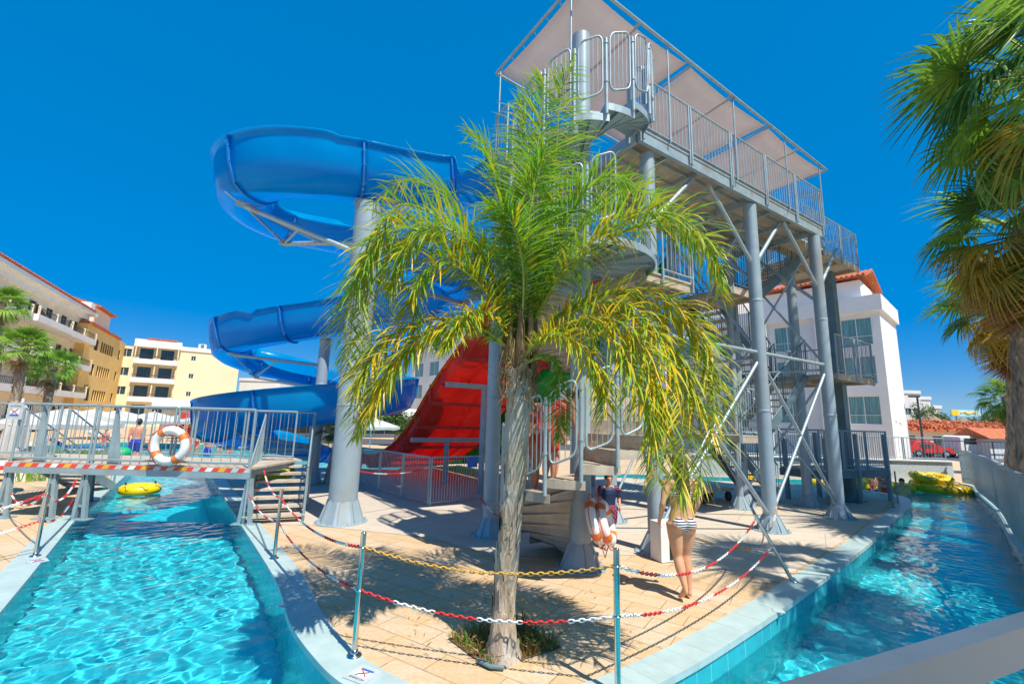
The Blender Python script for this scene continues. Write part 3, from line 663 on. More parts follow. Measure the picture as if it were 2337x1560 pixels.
redp=[(2.5,6.25),(3.2,5.6),(3.74,4.98),(4.6,4.42),(5.6,3.68),(6.9,2.95),(7.75,2.38),(8.95,1.5),(10.2,.85),(11.7,.40),(12.9,.22),(14.2,.18)]
lanes('racing_slide','broad red multi-lane racing slide with yellow rim dropping from the tower','' or -.8,4,.7,redp,M['redf'],M['redfd'],M['yelrim'],(6.5,8.8))
lanes('racing_slide','green twin-lane racing slide beside the broad red slide',2.25,2,.7,[(2.5,6.2),(4,5.0),(5.5,3.9),(7,2.9),(8.5,1.7),(10,.8),(11.5,.40),(14,.2)],M['greenf'],M['greenf'],M['greenf'],(7.4,))
lanes('racing_slide','orange single-lane slide behind the tower columns',4.25,1,.8,[(2.6,4.9),(4,4.4),(5.5,3.4),(7,2.4),(8.5,1.3),(10,.6),(12,.25)],M['orangef'],M['orangef'],M['orangef'],(6.5,))
# ================================================================ barrier round the slide foot
fn=thing('barrier_fence','pale grey metal barrier with vertical bars round foot of the red slide','fence',(-1.86,11.25,0))
FP=[(-4.5,14.3),(-1.86,11.25),(-.55,12.3),(.6,13.2)]
railing((*FP[0],0),(*FP[1],0),3,parent=fn,h=1.12,sp=.075,mt='steel'); railing((*FP[1],0),(*FP[2],0),1,parent=fn,h=1.12,sp=.075); railing((*FP[2],0),(*FP[3],0),1,parent=fn,h=1.12,sp=.075)
b=MB(); b.box((-.92,11.98,.98),(.30,.012,.26),(Vector((.78,.62,0)),Vector((-.62,.78,0)),V(0,0,1)))
sgn=b.build('notice_board',M['bluep']); tag(sgn,'small blue notice board hung on barrier by the red slide','sign')
# ================================================================ round posts with chains
def post(p,h=1.0,label='',grp='stainless chain posts',top=None):
    p=Vector((p[0],p[1],0)); t=Vector(top) if top else p+Vector((0,0,h)); root=thing('chain_post',label,'post',p,grp); d=(t-p).normalized()
    b=MB(); b.cyl(p+d*.02,t,.024,None,16); b.sphere(t,.024,12,0,(1,1,.35)); b.build('pole',M['inox'],root)
    b=MB(); b.lathe(p,[(0.0,.03),(.04,.03),(.062,.022),(.066,.005),(.066,0)][::-1],20); b.lathe(p,[(.03,.03),(.03,.06),(.0,.06)],16); b.build('foot_flange',M['inox'],root)
    for s in(.88,.53):
        b=MB(); c=p+(t-p)*s; x=d.orthogonal().normalized(); b.torus(c,.028,.006,(x,d.cross(x),d),16,6); b.build('chain_ring',M['inox'],root)
    return p,t
pts_={}
pts_['a']=post((-3.29,6.92),.95,'shiny post nearest the foot of the right bridge steps')
pts_['b']=post((-1.27,4.29),1.0,'tall shiny chain post between left channel and palm, nearest the no diving plate')
pts_['c']=post((.87,3.83),1.04,'shiny chain post in the foreground to right of the palm trunk')
pts_['d']=post((3.85,6.54),.9,'leaning shiny chain post at edge of the right channel',top=(3.43,6.62,.84))
pts_['e']=post((-6.48,6.72),.96,'shiny chain post standing on left bank in front of bridge')
def chain(p,q,sag,label,cols=('redp','whitep'),run=9,start=0,lk=.042,grp='red and white plastic chains',r=.0055,off=0):
    p=Vector(p);q=Vector(q); L=(q-p).length; N=max(6,int(L*1.03/lk)); o=thing('plastic_chain',label,'chain',p,grp)
    cat=[p.lerp(q,i/N)-Vector((0,0,sag*4*(i/N)*(1-i/N))) for i in range(N+1)]
    bs=[MB()]
    for i in range(N):
        a,c=cat[i],cat[i+1]; d=(c-a).normalized(); m=(a+c)/2; x=d.cross(Vector((0,0,1))).normalized(); z=x.cross(d)
        w=x if i%2 else z; w=(w+(z if i%2 else x)*.35).normalized(); nrm=d.cross(w)
        hl=lk*.66; hw=.0125; pp_=[]
        for k in range(10):
            an=2*PI*k/10; pp_.append(m+d*(math.cos(an)*hl)+w*(math.sin(an)*hw*(1.15)))
        bs[0].tube(pp_,r,5,((i+start)//run)%2,closed=True)
    bs[0].build('chain_links',[M[cols[0]],M[cols[1]]],o)
    return o
def at(k,s): p,t=pts_[k]; return p+(t-p)*s
st=Vector((-4.86,8.8,0)); st2=Vector((-3.86,9.2,0))
chain(st+V(.05,.05,.55),at('a',.53),.10,'lower chain from right bridge steps to the first shiny post')
chain(st+V(.1,.4,.95),at('a',.88),.12,'upper chain from right bridge steps to the first shiny post')
chain(at('a',.53),at('b',.53),.13,'lower red and white chain alongside left channel coping',start=4)
chain(at('a',.88),at('b',.88),.14,'upper red and white chain alongside left channel coping')
chain(at('b',.88),at('c',.88),.13,'faded orange upper chain passing in front of the palm trunk',cols=('rusty','rusty'))
chain(at('b',.53),at('c',.53),.13,'lower red and white chain passing in front of palm trunk foot',start=1)
chain(at('c',.88),at('d',.95),.32,'upper red and white chain slung to the leaning post',start=9)
chain(at('c',.53),at('d',.53),.22,'lower red and white chain slung to the leaning post',start=9)
chain(at('d',.95),(5.32,9.42,.5),.3,'faded chain from the leaning post to foot of a tower column',cols=('rusty','whitep'))
chain(at('d',.5),(3.0,8.3,.25),.12,'pale chain hanging low between leaning post and the white cabinet',cols=('whitep','rusty'))
chain((-7.95,8.75,.75),at('e',.88),.22,'upper chain from left bridge leg to post on left bank'); chain((-7.95,8.75,.4),at('e',.5),.15,'lower chain from left bridge leg to post on left bank')
chain(at('e',.88),(-7.3,4.6,.75),.2,'upper chain leading out of view along left bank',start=3); chain(at('e',.5),(-7.3,4.6,.35),.12,'lower chain leading out of view along left bank',start=3)
chain((-9.2,8.85,.45),at('e',.9),.2,'chain from the outer bridge leg to post on left bank',start=5)
chain((1.55,8.0,1.0),(2.45,7.9,.95),.05,'short chain behind spiral stairs leading to a tower column'); chain((-.5,8.7,.62),(.0,7.4,.5),.05,'red and white chain wound to the column behind palm trunk')
chain((-3.0,9.5,.95),(-1.9,11.2,.9),.1,'chain between thick slide column and barrier fence corner')
# rope wound on the column behind the palm
b=MB()
for k in range(3):
    b.torus((T(-1.84,2.3).x,T(-1.84,2.3).y,.50+.035*k),.143,.012,(V(1,0,0),V(0,1,0),V(.05*k,.04,1).normalized()),24,6)
tag(b.build('rope_coil',M['rope']),'pale rope wound round the column behind the palm trunk','rope')
# thin tall poles on right bank
def pole(p,h,r,label):
    o=thing('thin_pole',label,'pole',(p[0],p[1],0),'thin poles on the right bank'); b=MB(); b.cyl((p[0],p[1],0),(p[0],p[1],h),r,None,8); b.build('shaft',M['rail'],o); b=MB(); b.cyl((p[0],p[1],.005),(p[0],p[1],.03),r*2.6,None,12); b.build('foot',M['rail'],o)
pole((10.52,12.96),2.05,.022,'tall thin grey pole on right bank by the far bathers'); pole((11.35,13.8),.9,.02,'short thin grey pole on right bank by the far bathers')
# ================================================================ footbridge on the left
br=thing('bridge','grey railed bridge over left channel with striped edge and stepped ends','bridge',(-7.3,9.8,0))
bx0,bx1,by0,by1,bz=-9.45,-4.85,8.86,10.75,1.02
b=MB(); nb=16
for i in range(nb):
    y=by0+(by1-by0)*(i+.5)/nb; b.box(((bx0+bx1)/2,y,bz-.02),(bx1-bx0,(by1-by0)/nb-.006,.04))
b.build('deck_boards',M['deckpl'],br)
b=MB()
for y in(by0+.03,by1-.03): b.bar((bx0,y,bz-.12),(bx1,y,bz-.12),.06,.16)
for k in range(6): x=bx0+.1+(bx1-bx0-.2)*k/5; b.bar((x,by0+.06,bz-.11),(x,by1-.06,bz-.11),.06,.10)
b.build('deck_beam',M['rail'],br)
# hazard tape strip along the near edge
b=MB(); y=by0-.003; n=19; w_=(bx1-bx0)/n; cyc=[0,1,0,2,0,3]
for i in range(n):
    for k,(f0,f1,mm) in enumerate(((0,.5,0),(.5,1.0,(1,2,1,3,2,1)[i%6]))):
        xa=bx0+w_*(i+f0); xb_=bx0+w_*(i+f1); sh=.05
        b.add([(xa,y,bz-.085),(xb_,y,bz-.085),(min(xb_+sh,bx1),y,bz-.012),(min(xa+sh,bx1),y,bz-.012)],[(0,1,2,3)],mm)
o=b.build('hazard_stripe',[M['red'],M['plate'],M['yelrim'],M['whitep']],br); md=o.modifiers.new('s','SOLIDIFY'); md.thickness=.003
railing((bx0+.05,by0+.02,bz),(bx1,by0+.02,bz),3,parent=br,mt='rail',h=1.08,sp=.17,r=.02)
railing((bx0+1.0,by1-.02,bz),(bx1-.05,by1-.02,bz),3,parent=br,mt='rail',h=1.08,sp=.17,r=.02)
for x in(bx0+.9,-7.95,bx1-.02,bx0+.05):
    for y in(by0+.08,by1-.08):
        if y>by0+.2 and -9.3<x<-6.0: continue
        b=MB(); 
        for s in(-1,1): b.bar((x+s*.10,y,0.0),(x+s*.02,y,bz-.2),.07,.07)
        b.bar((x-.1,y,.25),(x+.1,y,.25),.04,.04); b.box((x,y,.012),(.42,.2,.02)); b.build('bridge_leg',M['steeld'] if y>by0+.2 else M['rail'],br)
# tapering fins behind the rail
for x in(bx0+.45,-7.6):
    b=MB(); b.extr([V(0,0,0),V(.22,0,0),V(.03,0,1.05),V(0,0,1.05)],(x,by0+.06,bz),(0,.05,0)); b.build('rail_stiffener',M['rail'],br)
def steps(p0,dirx,diry,wid,z0,n,run,parent,mt='step'):
    dx=Vector(dirx);dy=Vector(diry); p0=Vector(p0)
    for i in range(n):
        z=z0*(n-i)/(n+1) ; c=p0+dy*(run*(i+.5)/1)+dx*(wid/2); b=MB(); b.box(c+Vector((0,0,z)),(wid-.06,run*1.02,.045),(dx,dy,Vector((0,0,1)))); b.build('step',M[mt],parent)
    for s in(.02,wid-.02):
        b=MB(); a=p0+dx*s; c=p0+dx*s+dy*(run*n); b.bar(a+Vector((0,0,z0-.06)),c+Vector((0,0,.05)),.05,.2); b.build('stringer',M['rail'],parent)
        b=MB(); Z=Vector((0,0,1)); q0=a+Z*z0; q1=c+Z*.02
        for h in(1.0,.12): b.tube([q0+Z*h,q1+Z*h],.018,6)
        for i in range(15): q=q0.lerp(q1,i/14); b.cyl(q+Z*.1,q+Z*1.0,.008 if i%7 else .024,None,5,0,False)
        b.build('stair_railing',M['rail'],parent)
dd=Vector((.38,-.925,0)); dx=Vector((.925,.38,0)); tp=Vector((-4.88,8.85,0))-dd*1.78
steps(tp,dx,dd,1.05,bz,7,.25,br)
b=MB(); b.prism([tp-dd*1.0,tp-dd*1.0+dx*1.05,tp+dx*1.05,tp],bz-.03,bz); b.build('landing',M['deckpl'],br)
railpanel(tp-dd*1.0+V(0,0,bz),tp-dd*1.0+dx*1.05+V(0,0,bz),parent=br,mt='rail',sp=.16); railpanel(tp-dd*1.0+dx*1.05+V(0,0,bz),tp+dx*1.05+V(0,0,bz),parent=br,mt='rail',sp=.14)
for q in(tp,tp+dx*1.05,tp-dd*1.0+dx*1.05): b=MB(); b.bar(q,q+V(0,0,bz-.05),.06,.06); b.build('landing_leg',M['rail'],br)
steps((-11.25,10.72,0),(1,0,0),(-.12,.99,0),1.1,bz,7,.26,br)
b=MB(); b.prism([(-11.3,9.75),(bx0-.003,9.75),(bx0-.003,10.72),(-11.3,10.72)],bz-.04,bz); b.build('landing',M['deckpl'],br); railpanel((-11.28,9.77,bz),(bx0,9.77,bz),parent=br,mt='rail',sp=.14)
for x,y in((-11.25,9.8),(-11.25,10.68)): b=MB(); b.bar((x,y,0),(x,y,bz-.04),.07,.07); b.build('landing_leg',M['rail'],br)
# ================================================================ lifebuoys
def lifebuoy(c,ax,label,tail=True,R0=.285,r=.075):
    c=Vector(c); root=thing('lifebuoy',label,'lifebuoy',c,'white lifebuoys with orange bands'); X,Y,Z=ax
    b=MB(); b.torus(c,R0,r,ax,40,12); b.build('ring',M['whitep'],root)
    for k in range(4):
        b=MB(); a0=2*PI*(k+.38)/4
        n=6; prof_=[]
        vs=[]
        for i in range(n+1):
            a=a0+.36*(i/n-.5); d=X*math.cos(a)+Y*math.sin(a)
            for j in range(12): g=2*PI*j/12; vs.append(c+d*(R0+(r+.004)*math.cos(g))+Z*((r+.004)*math.sin(g)))
        b.add(vs,[(i*12+j,(i+1)*12+j,(i+1)*12+(j+1)%12,i*12+(j+1)%12) for i in range(n) for j in range(12)],0,True); b.build('orange_band',M['orange'],root)
    b=MB()
    for k in range(4):
        a0=2*PI*(k+.38)/4; a1=2*PI*(k+1.38)/4; q=[]
        for i in range(9): a=a0+(a1-a0)*i/8; q.append(c+(X*math.cos(a)+Y*math.sin(a))*(R0+r+.012+.03*math.sin(PI*i/8))+Z*.0)
        b.tube(q,.008,5)
    b.build('grab_line',M['redrope'],root)
    return root
lifebuoy((-6.33,8.74,1.40),(V(1,0,0),V(0,0,1),V(0,-1,0)),'white lifebuoy with orange bands hung on railing of the left bridge')
# two rings hanging under the spiral stair
for k,(c,lab) in enumerate((((*PY(1360,1188,6.45),),'left lifebuoy of the pair hung below the spiral staircase'),((*PY(1383,1192,6.5),),'right lifebuoy of the pair hung below the spiral staircase'))):
    n=V(.90,-.34,.26).normalized(); x=n.cross(V(0,0,1)).normalized(); lifebuoy(c,(x,n.cross(x),n),lab,R0=.235,r=.07)
b=MB(); b.tube([PY(1362,1050,6.4),PY(1358,1090,6.42),PY(1364,1137,6.45),PY(1372,1140,6.47)],.008,5); b.tube([PY(1372,1240,6.45),PY(1381,1272,6.42),PY(1390,1240,6.5)],.008,5); tag(b.build('hanging_rope',M['redrope']),'thin rope holding the two lifebuoys below the spiral staircase','rope')
# ================================================================ plates with marks
def text(s,size,mat_,loc,rot,parent=None,name='lettering'):
    cu=bpy.data.curves.new(name,'FONT'); cu.body=s; cu.size=size; cu.align_x='CENTER'; cu.align_y='CENTER'; cu.extrude=.0008
    o=bpy.data.objects.new(name,cu); COL.objects.link(o); dg=bpy.context.evaluated_depsgraph_get(); me=bpy.data.meshes.new_from_object(o.evaluated_get(dg)); bpy.data.objects.remove(o)
    me.materials.append(mat_); o=bpy.data.objects.new(name,me); COL.objects.link(o); o.matrix_world=Matrix.Translation(Vector(loc)-(parent.location if parent else Vector((0,0,0))))@rot.to_4x4()
    if parent: o.parent=parent
    return o
def nodive(c,X,Y,w,label,name='warning_plate',th=.008):
    Z=X.cross(Y); c=Vector(c); root=thing(name,label,'sign',c); rot=Matrix((X,Y,Z)).transposed()
    b=MB(); b.box(c,(w,w,th),(X,Y,Z)); b.build('plate',M['plate'],root)
    k=w/.30; f=c+Z*(th/2)
    b=MB(); b.box(f+Y*(-.015*k)+Z*.001,(.17*k,.13*k,.002),(X,Y,Z)); b.build('white_panel',M['whitep'],root)
    b=MB(); b.box(f+Y*(-.072*k)+Z*.0025,(.17*k,.032*k,.002),(X,Y,Z)); b.build('water_symbol',M['bluep'],root)
    b=MB(); d=(X*.5+Y*.42).normalized(); b.box(f+Y*(-.005*k)+Z*.004,(.13*k,.014*k,.002),(d,Z.cross(d),Z)); b.sphere(f+d*.07*k+Y*(-.0*k)+Z*.004,.010*k,8,0,(1,1,.15),(X,Y,Z)); b.build('diver_symbol',M['blackp'],root)
    b=MB(); d=(X*.8-Y*.6).normalized(); b.box(f+Y*(-.012*k)+Z*.006,(.19*k,.010*k,.002),(d,Z.cross(d),Z)); b.build('red_slash',M['redp'],root)
    text('NO DIVING',.040*k,M['blackp'],f+Y*(.095*k)+Z*.001,rot,root)
pc=P(828,1537,.016); X=Vector((-.80,.60,0)).normalized(); 
X=(P(795,1536,0)-P(860,1556,0)); X=Vector((X.x,X.y,0)).normalized(); Yv=Vector((0,0,1)).cross(X)
X2=(P(850,1560)-P(790,1538)).normalized(); Y2=Vector((0,0,1)).cross(X2)
nodive(P(828,1538,.017),-X2,-Y2,.215,'grey no diving plate let into coping near the foreground post','warning_plate')
nodive((-9.42,8.82,1.95),V(1,0,0),V(0,0,1),.30,'grey no diving sign on railing at the left end of bridge','warning_sign')
for px,py,lab in((648,1381,'small grey depth plate on left channel coping'),(1776,1393,'small dark depth plate on right channel coping')):
    b=MB(); c=P(px,py,.016); b.prism([(c.x-.06,c.y-.03),(c.x+.05,c.y-.06),(c.x+.07,c.y+.03),(c.x-.04,c.y+.06)],.012,.018); tag(b.build('depth_plate',M['plate']),lab,'plate')
nodive(P(85,1279,.017),V(.6,.8,0),V(-.8,.6,0),.2,'grey no diving plate in left bank coping beside a post')
# white cabinet at the foot of tower column
cb_=thing('cabinet','white floor cabinet with two dark grey panels at foot of a tower column','cabinet',(2.46,7.42,0))
X=V(.94,.34,0); Y=V(-.34,.94,0); b=MB(); c=V(2.46,7.42,.29); b.box(c,(.40,.26,.56),(X,Y,V(0,0,1))); b.build('body',M['white'],cb_)
for s in(.0,.13): b=MB(); b.box(c+X*s-Y*.132+V(0,0,-.0),(.10,.012,.50),(X,Y,V(0,0,1))); b.build('dark_panel',M['black'],cb_)
# rail of the near bridge, lower right
nr=thing('handrail','broad grey handrail of near bridge in the lower right corner','handrail',(1.4,1.3,0))
a=P(1950,1588,1.50); c=P(2337,1455,1.50); d=(c-a).normalized(); a=a-d*1.2; c=c+d*1.6
b=MB(); b.bar(a,c,.05,.085); b.build('top_rail',M['railm'],nr)
b=MB(); b.bar(a-V(0,0,.55),c-V(0,0,.55),.04,.05); b.build('middle_rail',M['rail'],nr)
for s in(.02,.98): q=a.lerp(c,s); b=MB(); b.bar(q-V(0,0,.045),V(q.x,q.y,.45),.05,.05); b.build('rail_post',M['rail'],nr)
b=MB(); b.prism([a+V(0,0,0)+V(d.y,-d.x,0)*.08,c+V(d.y,-d.x,0)*.08,c+V(d.y,-d.x,0)*(-.06),a+V(d.y,-d.x,0)*(-.06)],.36,.45); b.build('edge_beam',M['rail'],nr)
# ================================================================ feather palm in the foreground
M['fr_g']=leafmat('frond_green',(.24,.46,.035),(.13,.33,.02),.45,.5,8)
M['fr_yg']=leafmat('frond_yellow_green',(.48,.54,.03),(.28,.42,.025),.42,.5,8)
M['fr_y']=leafmat('frond_yellow',(.85,.56,.02),(.55,.44,.02),.32,.42,8)
M['fr_d']=leafmat('frond_dark_green',(.06,.16,.035),(.025,.08,.018),.25,.35,8)
M['rach']=mat('frond_stalk',(.36,.42,.07),.45,0,var=.25,scale=5)
def barkmat(name,c1,c2,c3,scale=9):
    m=mat(name,c1,.9,0,scale=scale,col2=c2,stretch=(2.2,2.2,.45),bump=.9,bscale=22); return stain(m,c3,3.2,.5,.68,(1.6,1.6,.8))
M['bark']=barkmat('palm_bark',(.60,.47,.34),(.26,.18,.12),(.46,.44,.40))
M['fibre']=barkmat('palm_fibre',(.34,.22,.10),(.10,.06,.03),(.40,.27,.12),14)
pb=Vector((-.01,4.36,0))
qp=thing('feather_palm','young feather palm with grey peeling trunk and arching yellow-green fronds in the foreground','palm tree',pb,)
def trunk(b,pts,rad,n=28,jit=.010,seed=1,rings=0,m=0):
    rg=np.random.default_rng(seed); c=catmull(pts,14); N=len(c); ph=rg.uniform(0,6.28,8)
    vs=[]
    for i,p in enumerate(c):
        s=i/(N-1); r=np.interp(s,[k/(len(rad)-1) for k in range(len(rad))],rad)
        for k in range(n):
            a=2*PI*k/n; w=math.sin(3*a+ph[0]+s*9)*.35+math.sin(5*a+ph[1]-s*14)*.3+math.sin(9*a+ph[2]+s*23)*.2+rg.uniform(-.45,.45)
            rr=r+jit*w
            if rings: rr+=jit*1.4*(((s*rings+.12*math.sin(a*2))%1)-.5)
            vs.append((p.x+math.cos(a)*rr,p.y+math.sin(a)*rr,p.z))
    b.add(vs,[(i*n+k,i*n+(k+1)%n,(i+1)*n+(k+1)%n,(i+1)*n+k) for i in range(N-1) for k in range(n)],m,True)
    return c
b=MB(); tp_=[pb+V(0,0,-.02),pb+V(.0,0,.3),pb+V(.025,0,.8),pb+V(.06,.0,1.3),pb+V(.085,.0,1.9),pb+V(.085,0,2.5)]
tc_=trunk(b,tp_,[.185,.12,.095,.100,.092,.100,.110,.115,.13],32,.009,4)
b.build('trunk',M['bark'],qp)
# peeling bark flakes and old leaf bases
b=MB(); rg=np.random.default_rng(9)
for k in range(150):
    s=rg.uniform(.03,.98); a=rg.uniform(0,2*PI); c=tc_[int(s*(len(tc_)-1))]; r=.095+ (.05 if s<.08 else 0)+.012*max(0,s-.6); d=V(math.cos(a),math.sin(a),0); t=V(-d.y,d.x,0)
    h=rg.uniform(.06,.22); w=rg.uniform(.025,.06); o=rg.uniform(.004,.02); q=c+d*(r-.006); sk=rg.uniform(-.04,.04)
    b.add([q-t*w,q+t*w,q+t*(w*.7+sk)+V(0,0,h)+d*o*.4,q+t*(sk-w*.6)+V(0,0,h)+d*o,q+t*sk+V(0,0,h*1.25)+d*o*1.3],[(0,1,2,3),(3,2,4)])
b.build('bark_flakes',M['bark'],qp)
b=MB(); C0=PY(1183,760,4.38)
for k in range(12):
    a=2*PI*k/12+.3*(k%3); d=V(math.cos(a),math.sin(a),0); q=pb+V(.085,0,2.35+.025*k); b.tube([q+d*.06,q+d*.13+V(0,0,.14),q+d*.14+V(0,0,.30),q+d*(.08+.02*(k%4))+V(0,0,.62)],[.05,.042,.032,.02],8)
for k in range(160):
    a=rg.uniform(0,2*PI); d=V(math.cos(a),math.sin(a),0); q=pb+V(.085,0,rg.uniform(2.2,2.75))+d*rg.uniform(.11,.14); b.tube([q,q+d*.05+V(0,0,rg.uniform(-.14,.16)),q+d*rg.uniform(.05,.12)+V(rg.uniform(-.05,.05),0,rg.uniform(-.26,.28))],[.006,.004,.001],4)
b.build('leaf_bases',M['fibre'],qp)
def frond(ctrl,Lmax,mix,seed,parent,nl=88,droop=.55,rr=.016,width=.0125,mats=('fr_g','fr_yg','fr_y'),name='frond',start=.10,flat=False):
    rg=np.random.default_rng(seed); c=catmull(ctrl,12); acc=[0]
    for i in range(1,len(c)): acc.append(acc[-1]+(c[i]-c[i-1]).length)
    LT=acc[-1]; b=MB(); N=len(c)
    b.tube(c,[max(.003,rr*(1-.85*i/(N-1))) for i in range(N)],6,3)
    def at_(s):
        d=s*LT; i=0
        while i<N-2 and acc[i+1]<d: i+=1
        f=(d-acc[i])/(acc[i+1]-acc[i]+1e-9); return c[i].lerp(c[i+1],min(f,1)),(c[i+1]-c[i]).normalized()
    Z=V(0,0,1)
    for k in range(nl):
        s=start+(1.0-start)*(k+rg.uniform(-.4,.4))/nl; s=min(max(s,start),.998); p,t=at_(s)
        side0=t.cross(Z); 
        if side0.length<.15: side0=t.cross(V(0,1,0))
        side0.normalize(); nrm=side0.cross(t).normalized()
        env=(.35+.65*math.sin(PI*min(1,(s-start)/(.62))*.5)) if s<.62 else (1-.62*((s-.62)/.38)**1.6)
        for sg in(-1,1):
            el=rg.uniform(-.65,.75) if not flat else rg.uniform(-.2,.25); fwd=rg.uniform(.35,.75)+.7*max(0,s-.7)*2
            d=(side0*(sg*math.cos(el))+nrm*math.sin(el)+t*fwd).normalized(); L=Lmax*env*rg.uniform(.72,1.12); w=width*rg.uniform(.75,1.25)*(.6+.4*env)
            q0=p; nseg=4; pl=[q0]; dd=d.copy(); dr=droop*rg.uniform(.5,1.3)
            for j in range(nseg): dd=(dd+Z*(-dr*(j+.6)/nseg*.75)).normalized(); pl.append(pl[-1]+dd*(L/nseg))
            wv=d.cross(Z); 
            if wv.length<.1: wv=side0
            wv=(wv.normalized()*math.cos(el*.6)+nrm*math.sin(rg.uniform(-.9,.9))).normalized()
            ws=[w*.5,w,w*.9,w*.55,.0008]; vs=[]
            for q,ww in zip(pl,ws): vs+=[q-wv*ww,q+wv*ww]
            u=rg.random(); m=0 if u<mix[0] else (1 if u<mix[0]+mix[1] else 2)
            b.add(vs,[(2*j,2*j+1,2*j+3,2*j+2) for j in range(nseg)],m,True)
    return b.build(name,[M[x] for x in mats]+[M['rach']],parent)
def pp3(l): return [PY(*q) for q in l]
G_,YG,Y_=(.72,.24),(.35,.45),(.12,.40)
FR=[
 ([(1185,780,4.37),(1205,600,4.3),(1213,480,4.25),(1228,330,4.18),(1243,175,4.08)],.52,G_,.75),
 ([(1192,780,4.4),(1235,560,4.5),(1266,380,4.5),(1280,215,4.42),(1312,150,4.3)],.52,G_,.85),
 ([(1180,780,4.38),(1115,620,4.3),(1020,510,4.2),(910,470,4.1),(855,590,4.02),(832,740,3.97),(822,880,3.95)],.50,YG,.6),
 ([(1172,805,4.35),(1085,740,4.2),(985,728,4.05),(885,770,3.97),(825,860,3.93),(805,965,3.92)],.40,Y_,.6),
 ([(1192,780,4.38),(1280,630,4.3),(1400,540,4.2),(1520,505,4.1),(1612,565,4.05),(1648,680,4.02)],.46,YG,.6),
 ([(1198,800,4.35),(1300,715,4.2),(1420,690,4.0),(1512,780,3.85),(1552,930,3.75),(1560,1060,3.7),(1548,1150,3.7)],.50,(.22,.36),.7),
 ([(1195,830,4.28),(1232,816,4.2),(1270,826,4.15),(1277,910,4.12),(1279,1010,4.1)],.20,(.85,.12),.5),
 ([(1180,780,4.4),(1090,560,4.75),(1015,440,5.0),(925,410,5.2),(845,470,5.3)],.50,G_,.6),
 ([(1190,780,4.4),(1290,570,4.75),(1390,450,5.0),(1480,440,5.2),(1560,500,5.3)],.50,G_,.6),
 ([(1178,790,4.36),(1105,660,4.1),(1020,600,3.95),(955,640,3.85),(930,750,3.82)],.42,YG,.6),
 ([(1183,780,4.4),(1165,560,4.55),(1140,430,4.65),(1108,335,4.75),(1070,300,4.8)],.46,G_,.7),
 ([(1192,780,4.38),(1270,560,4.3),(1325,450,4.22),(1385,400,4.15),(1450,420,4.1)],.46,G_,.7),
 ([(1197,800,4.4),(1310,745,4.55),(1400,750,4.65),(1475,830,4.65),(1512,960,4.62)],.40,YG,.65),
 ([(1197,800,4.36),(1335,690,4.25),(1480,660,4.1),(1592,745,3.97),(1630,880,3.92),(1618,1010,3.9)],.46,(.25,.35),.65),
 ([(1192,820,4.3),(1245,765,4.05),(1322,785,3.9),(1368,860,3.82),(1385,955,3.8)],.36,Y_,.6),
 ([(1185,790,4.4),(1150,640,4.9),(1120,560,5.3),(1090,560,5.6),(1070,640,5.75)],.48,G_,.6),
 ([(1190,790,4.4),(1235,640,4.95),(1270,560,5.35),(1310,570,5.65),(1330,650,5.8)],.48,G_,.6),
 ([(1178,800,4.38),(1120,720,4.1),(1060,720,3.9),(1010,800,3.8)],.30,Y_,.6),
 ([(1186,790,4.36),(1200,650,4.2),(1205,520,4.05),(1222,420,3.95),(1245,340,3.88)],.50,G_,.9),
 ([(1182,790,4.38),(1140,660,4.2),(1075,560,4.05),(1005,520,3.98),(930,560,3.9),(890,660,3.88)],.50,YG,.7),
 ([(1183,780,4.4),(1200,560,4.7),(1210,420,4.8),(1200,300,4.85),(1185,230,4.85)],.48,G_,.8),
 ([(1192,800,4.36),(1290,740,4.1),(1400,730,3.9),(1470,800,3.8),(1510,930,3.72),(1520,1050,3.7)],.48,(.2,.35),.7),
 ([(1172,805,4.38),(1095,760,4.3),(1000,760,4.2),(910,820,4.12),(850,900,4.1),(812,1000,4.1)],.36,Y_,.7),
 ([(1180,780,4.38),(1105,640,4.4),(1000,530,4.4),(880,500,4.35),(820,620,4.3),(800,760,4.28),(790,860,4.28)],.44,YG,.7),
 ([(1198,800,4.35),(1310,735,4.3),(1440,720,4.15),(1540,800,4.0),(1590,920,3.95),(1600,1050,3.92),(1590,1120,3.92)],.46,(.2,.35),.75),
 ([(1198,800,4.35),(1290,760,4.1),(1390,770,3.85),(1450,860,3.72),(1490,980,3.66),(1500,1100,3.64)],.44,(.25,.4),.75),
 ([(1192,780,4.38),(1300,600,4.15),(1430,500,4.0),(1540,490,3.92),(1620,560,3.88),(1650,640,3.87)],.46,YG,.75),
 ([(1180,785,4.4),(1100,650,4.5),(1010,560,4.55),(930,540,4.55),(870,620,4.5),(850,740,4.48),(845,840,4.48)],.48,YG,.7),
 ([(1178,790,4.36),(1090,640,4.25),(990,545,4.1),(900,520,4.0),(830,600,3.92),(795,720,3.9),(785,820,3.9)],.50,YG,.7),
 ([(1174,805,4.36),(1100,750,4.15),(1010,745,4.0),(920,800,3.92),(865,890,3.9),(840,960,3.9)],.38,Y_,.7),
 ([(1198,800,4.35),(1300,700,4.3),(1430,670,4.2),(1550,730,4.1),(1615,830,4.05),(1640,940,4.02)],.46,(.25,.4),.75),
 ([(1186,790,4.36),(1195,640,4.15),(1180,540,4.0),(1150,480,3.9),(1110,470,3.82)],.44,G_,.6),
]
for k,(ct,L,mx,dr) in enumerate(FR): frond(pp3(ct),L*1.12,mx,100+k,qp,122 if k in(7,8,15,16) else 134,dr*.62,width=.0088)
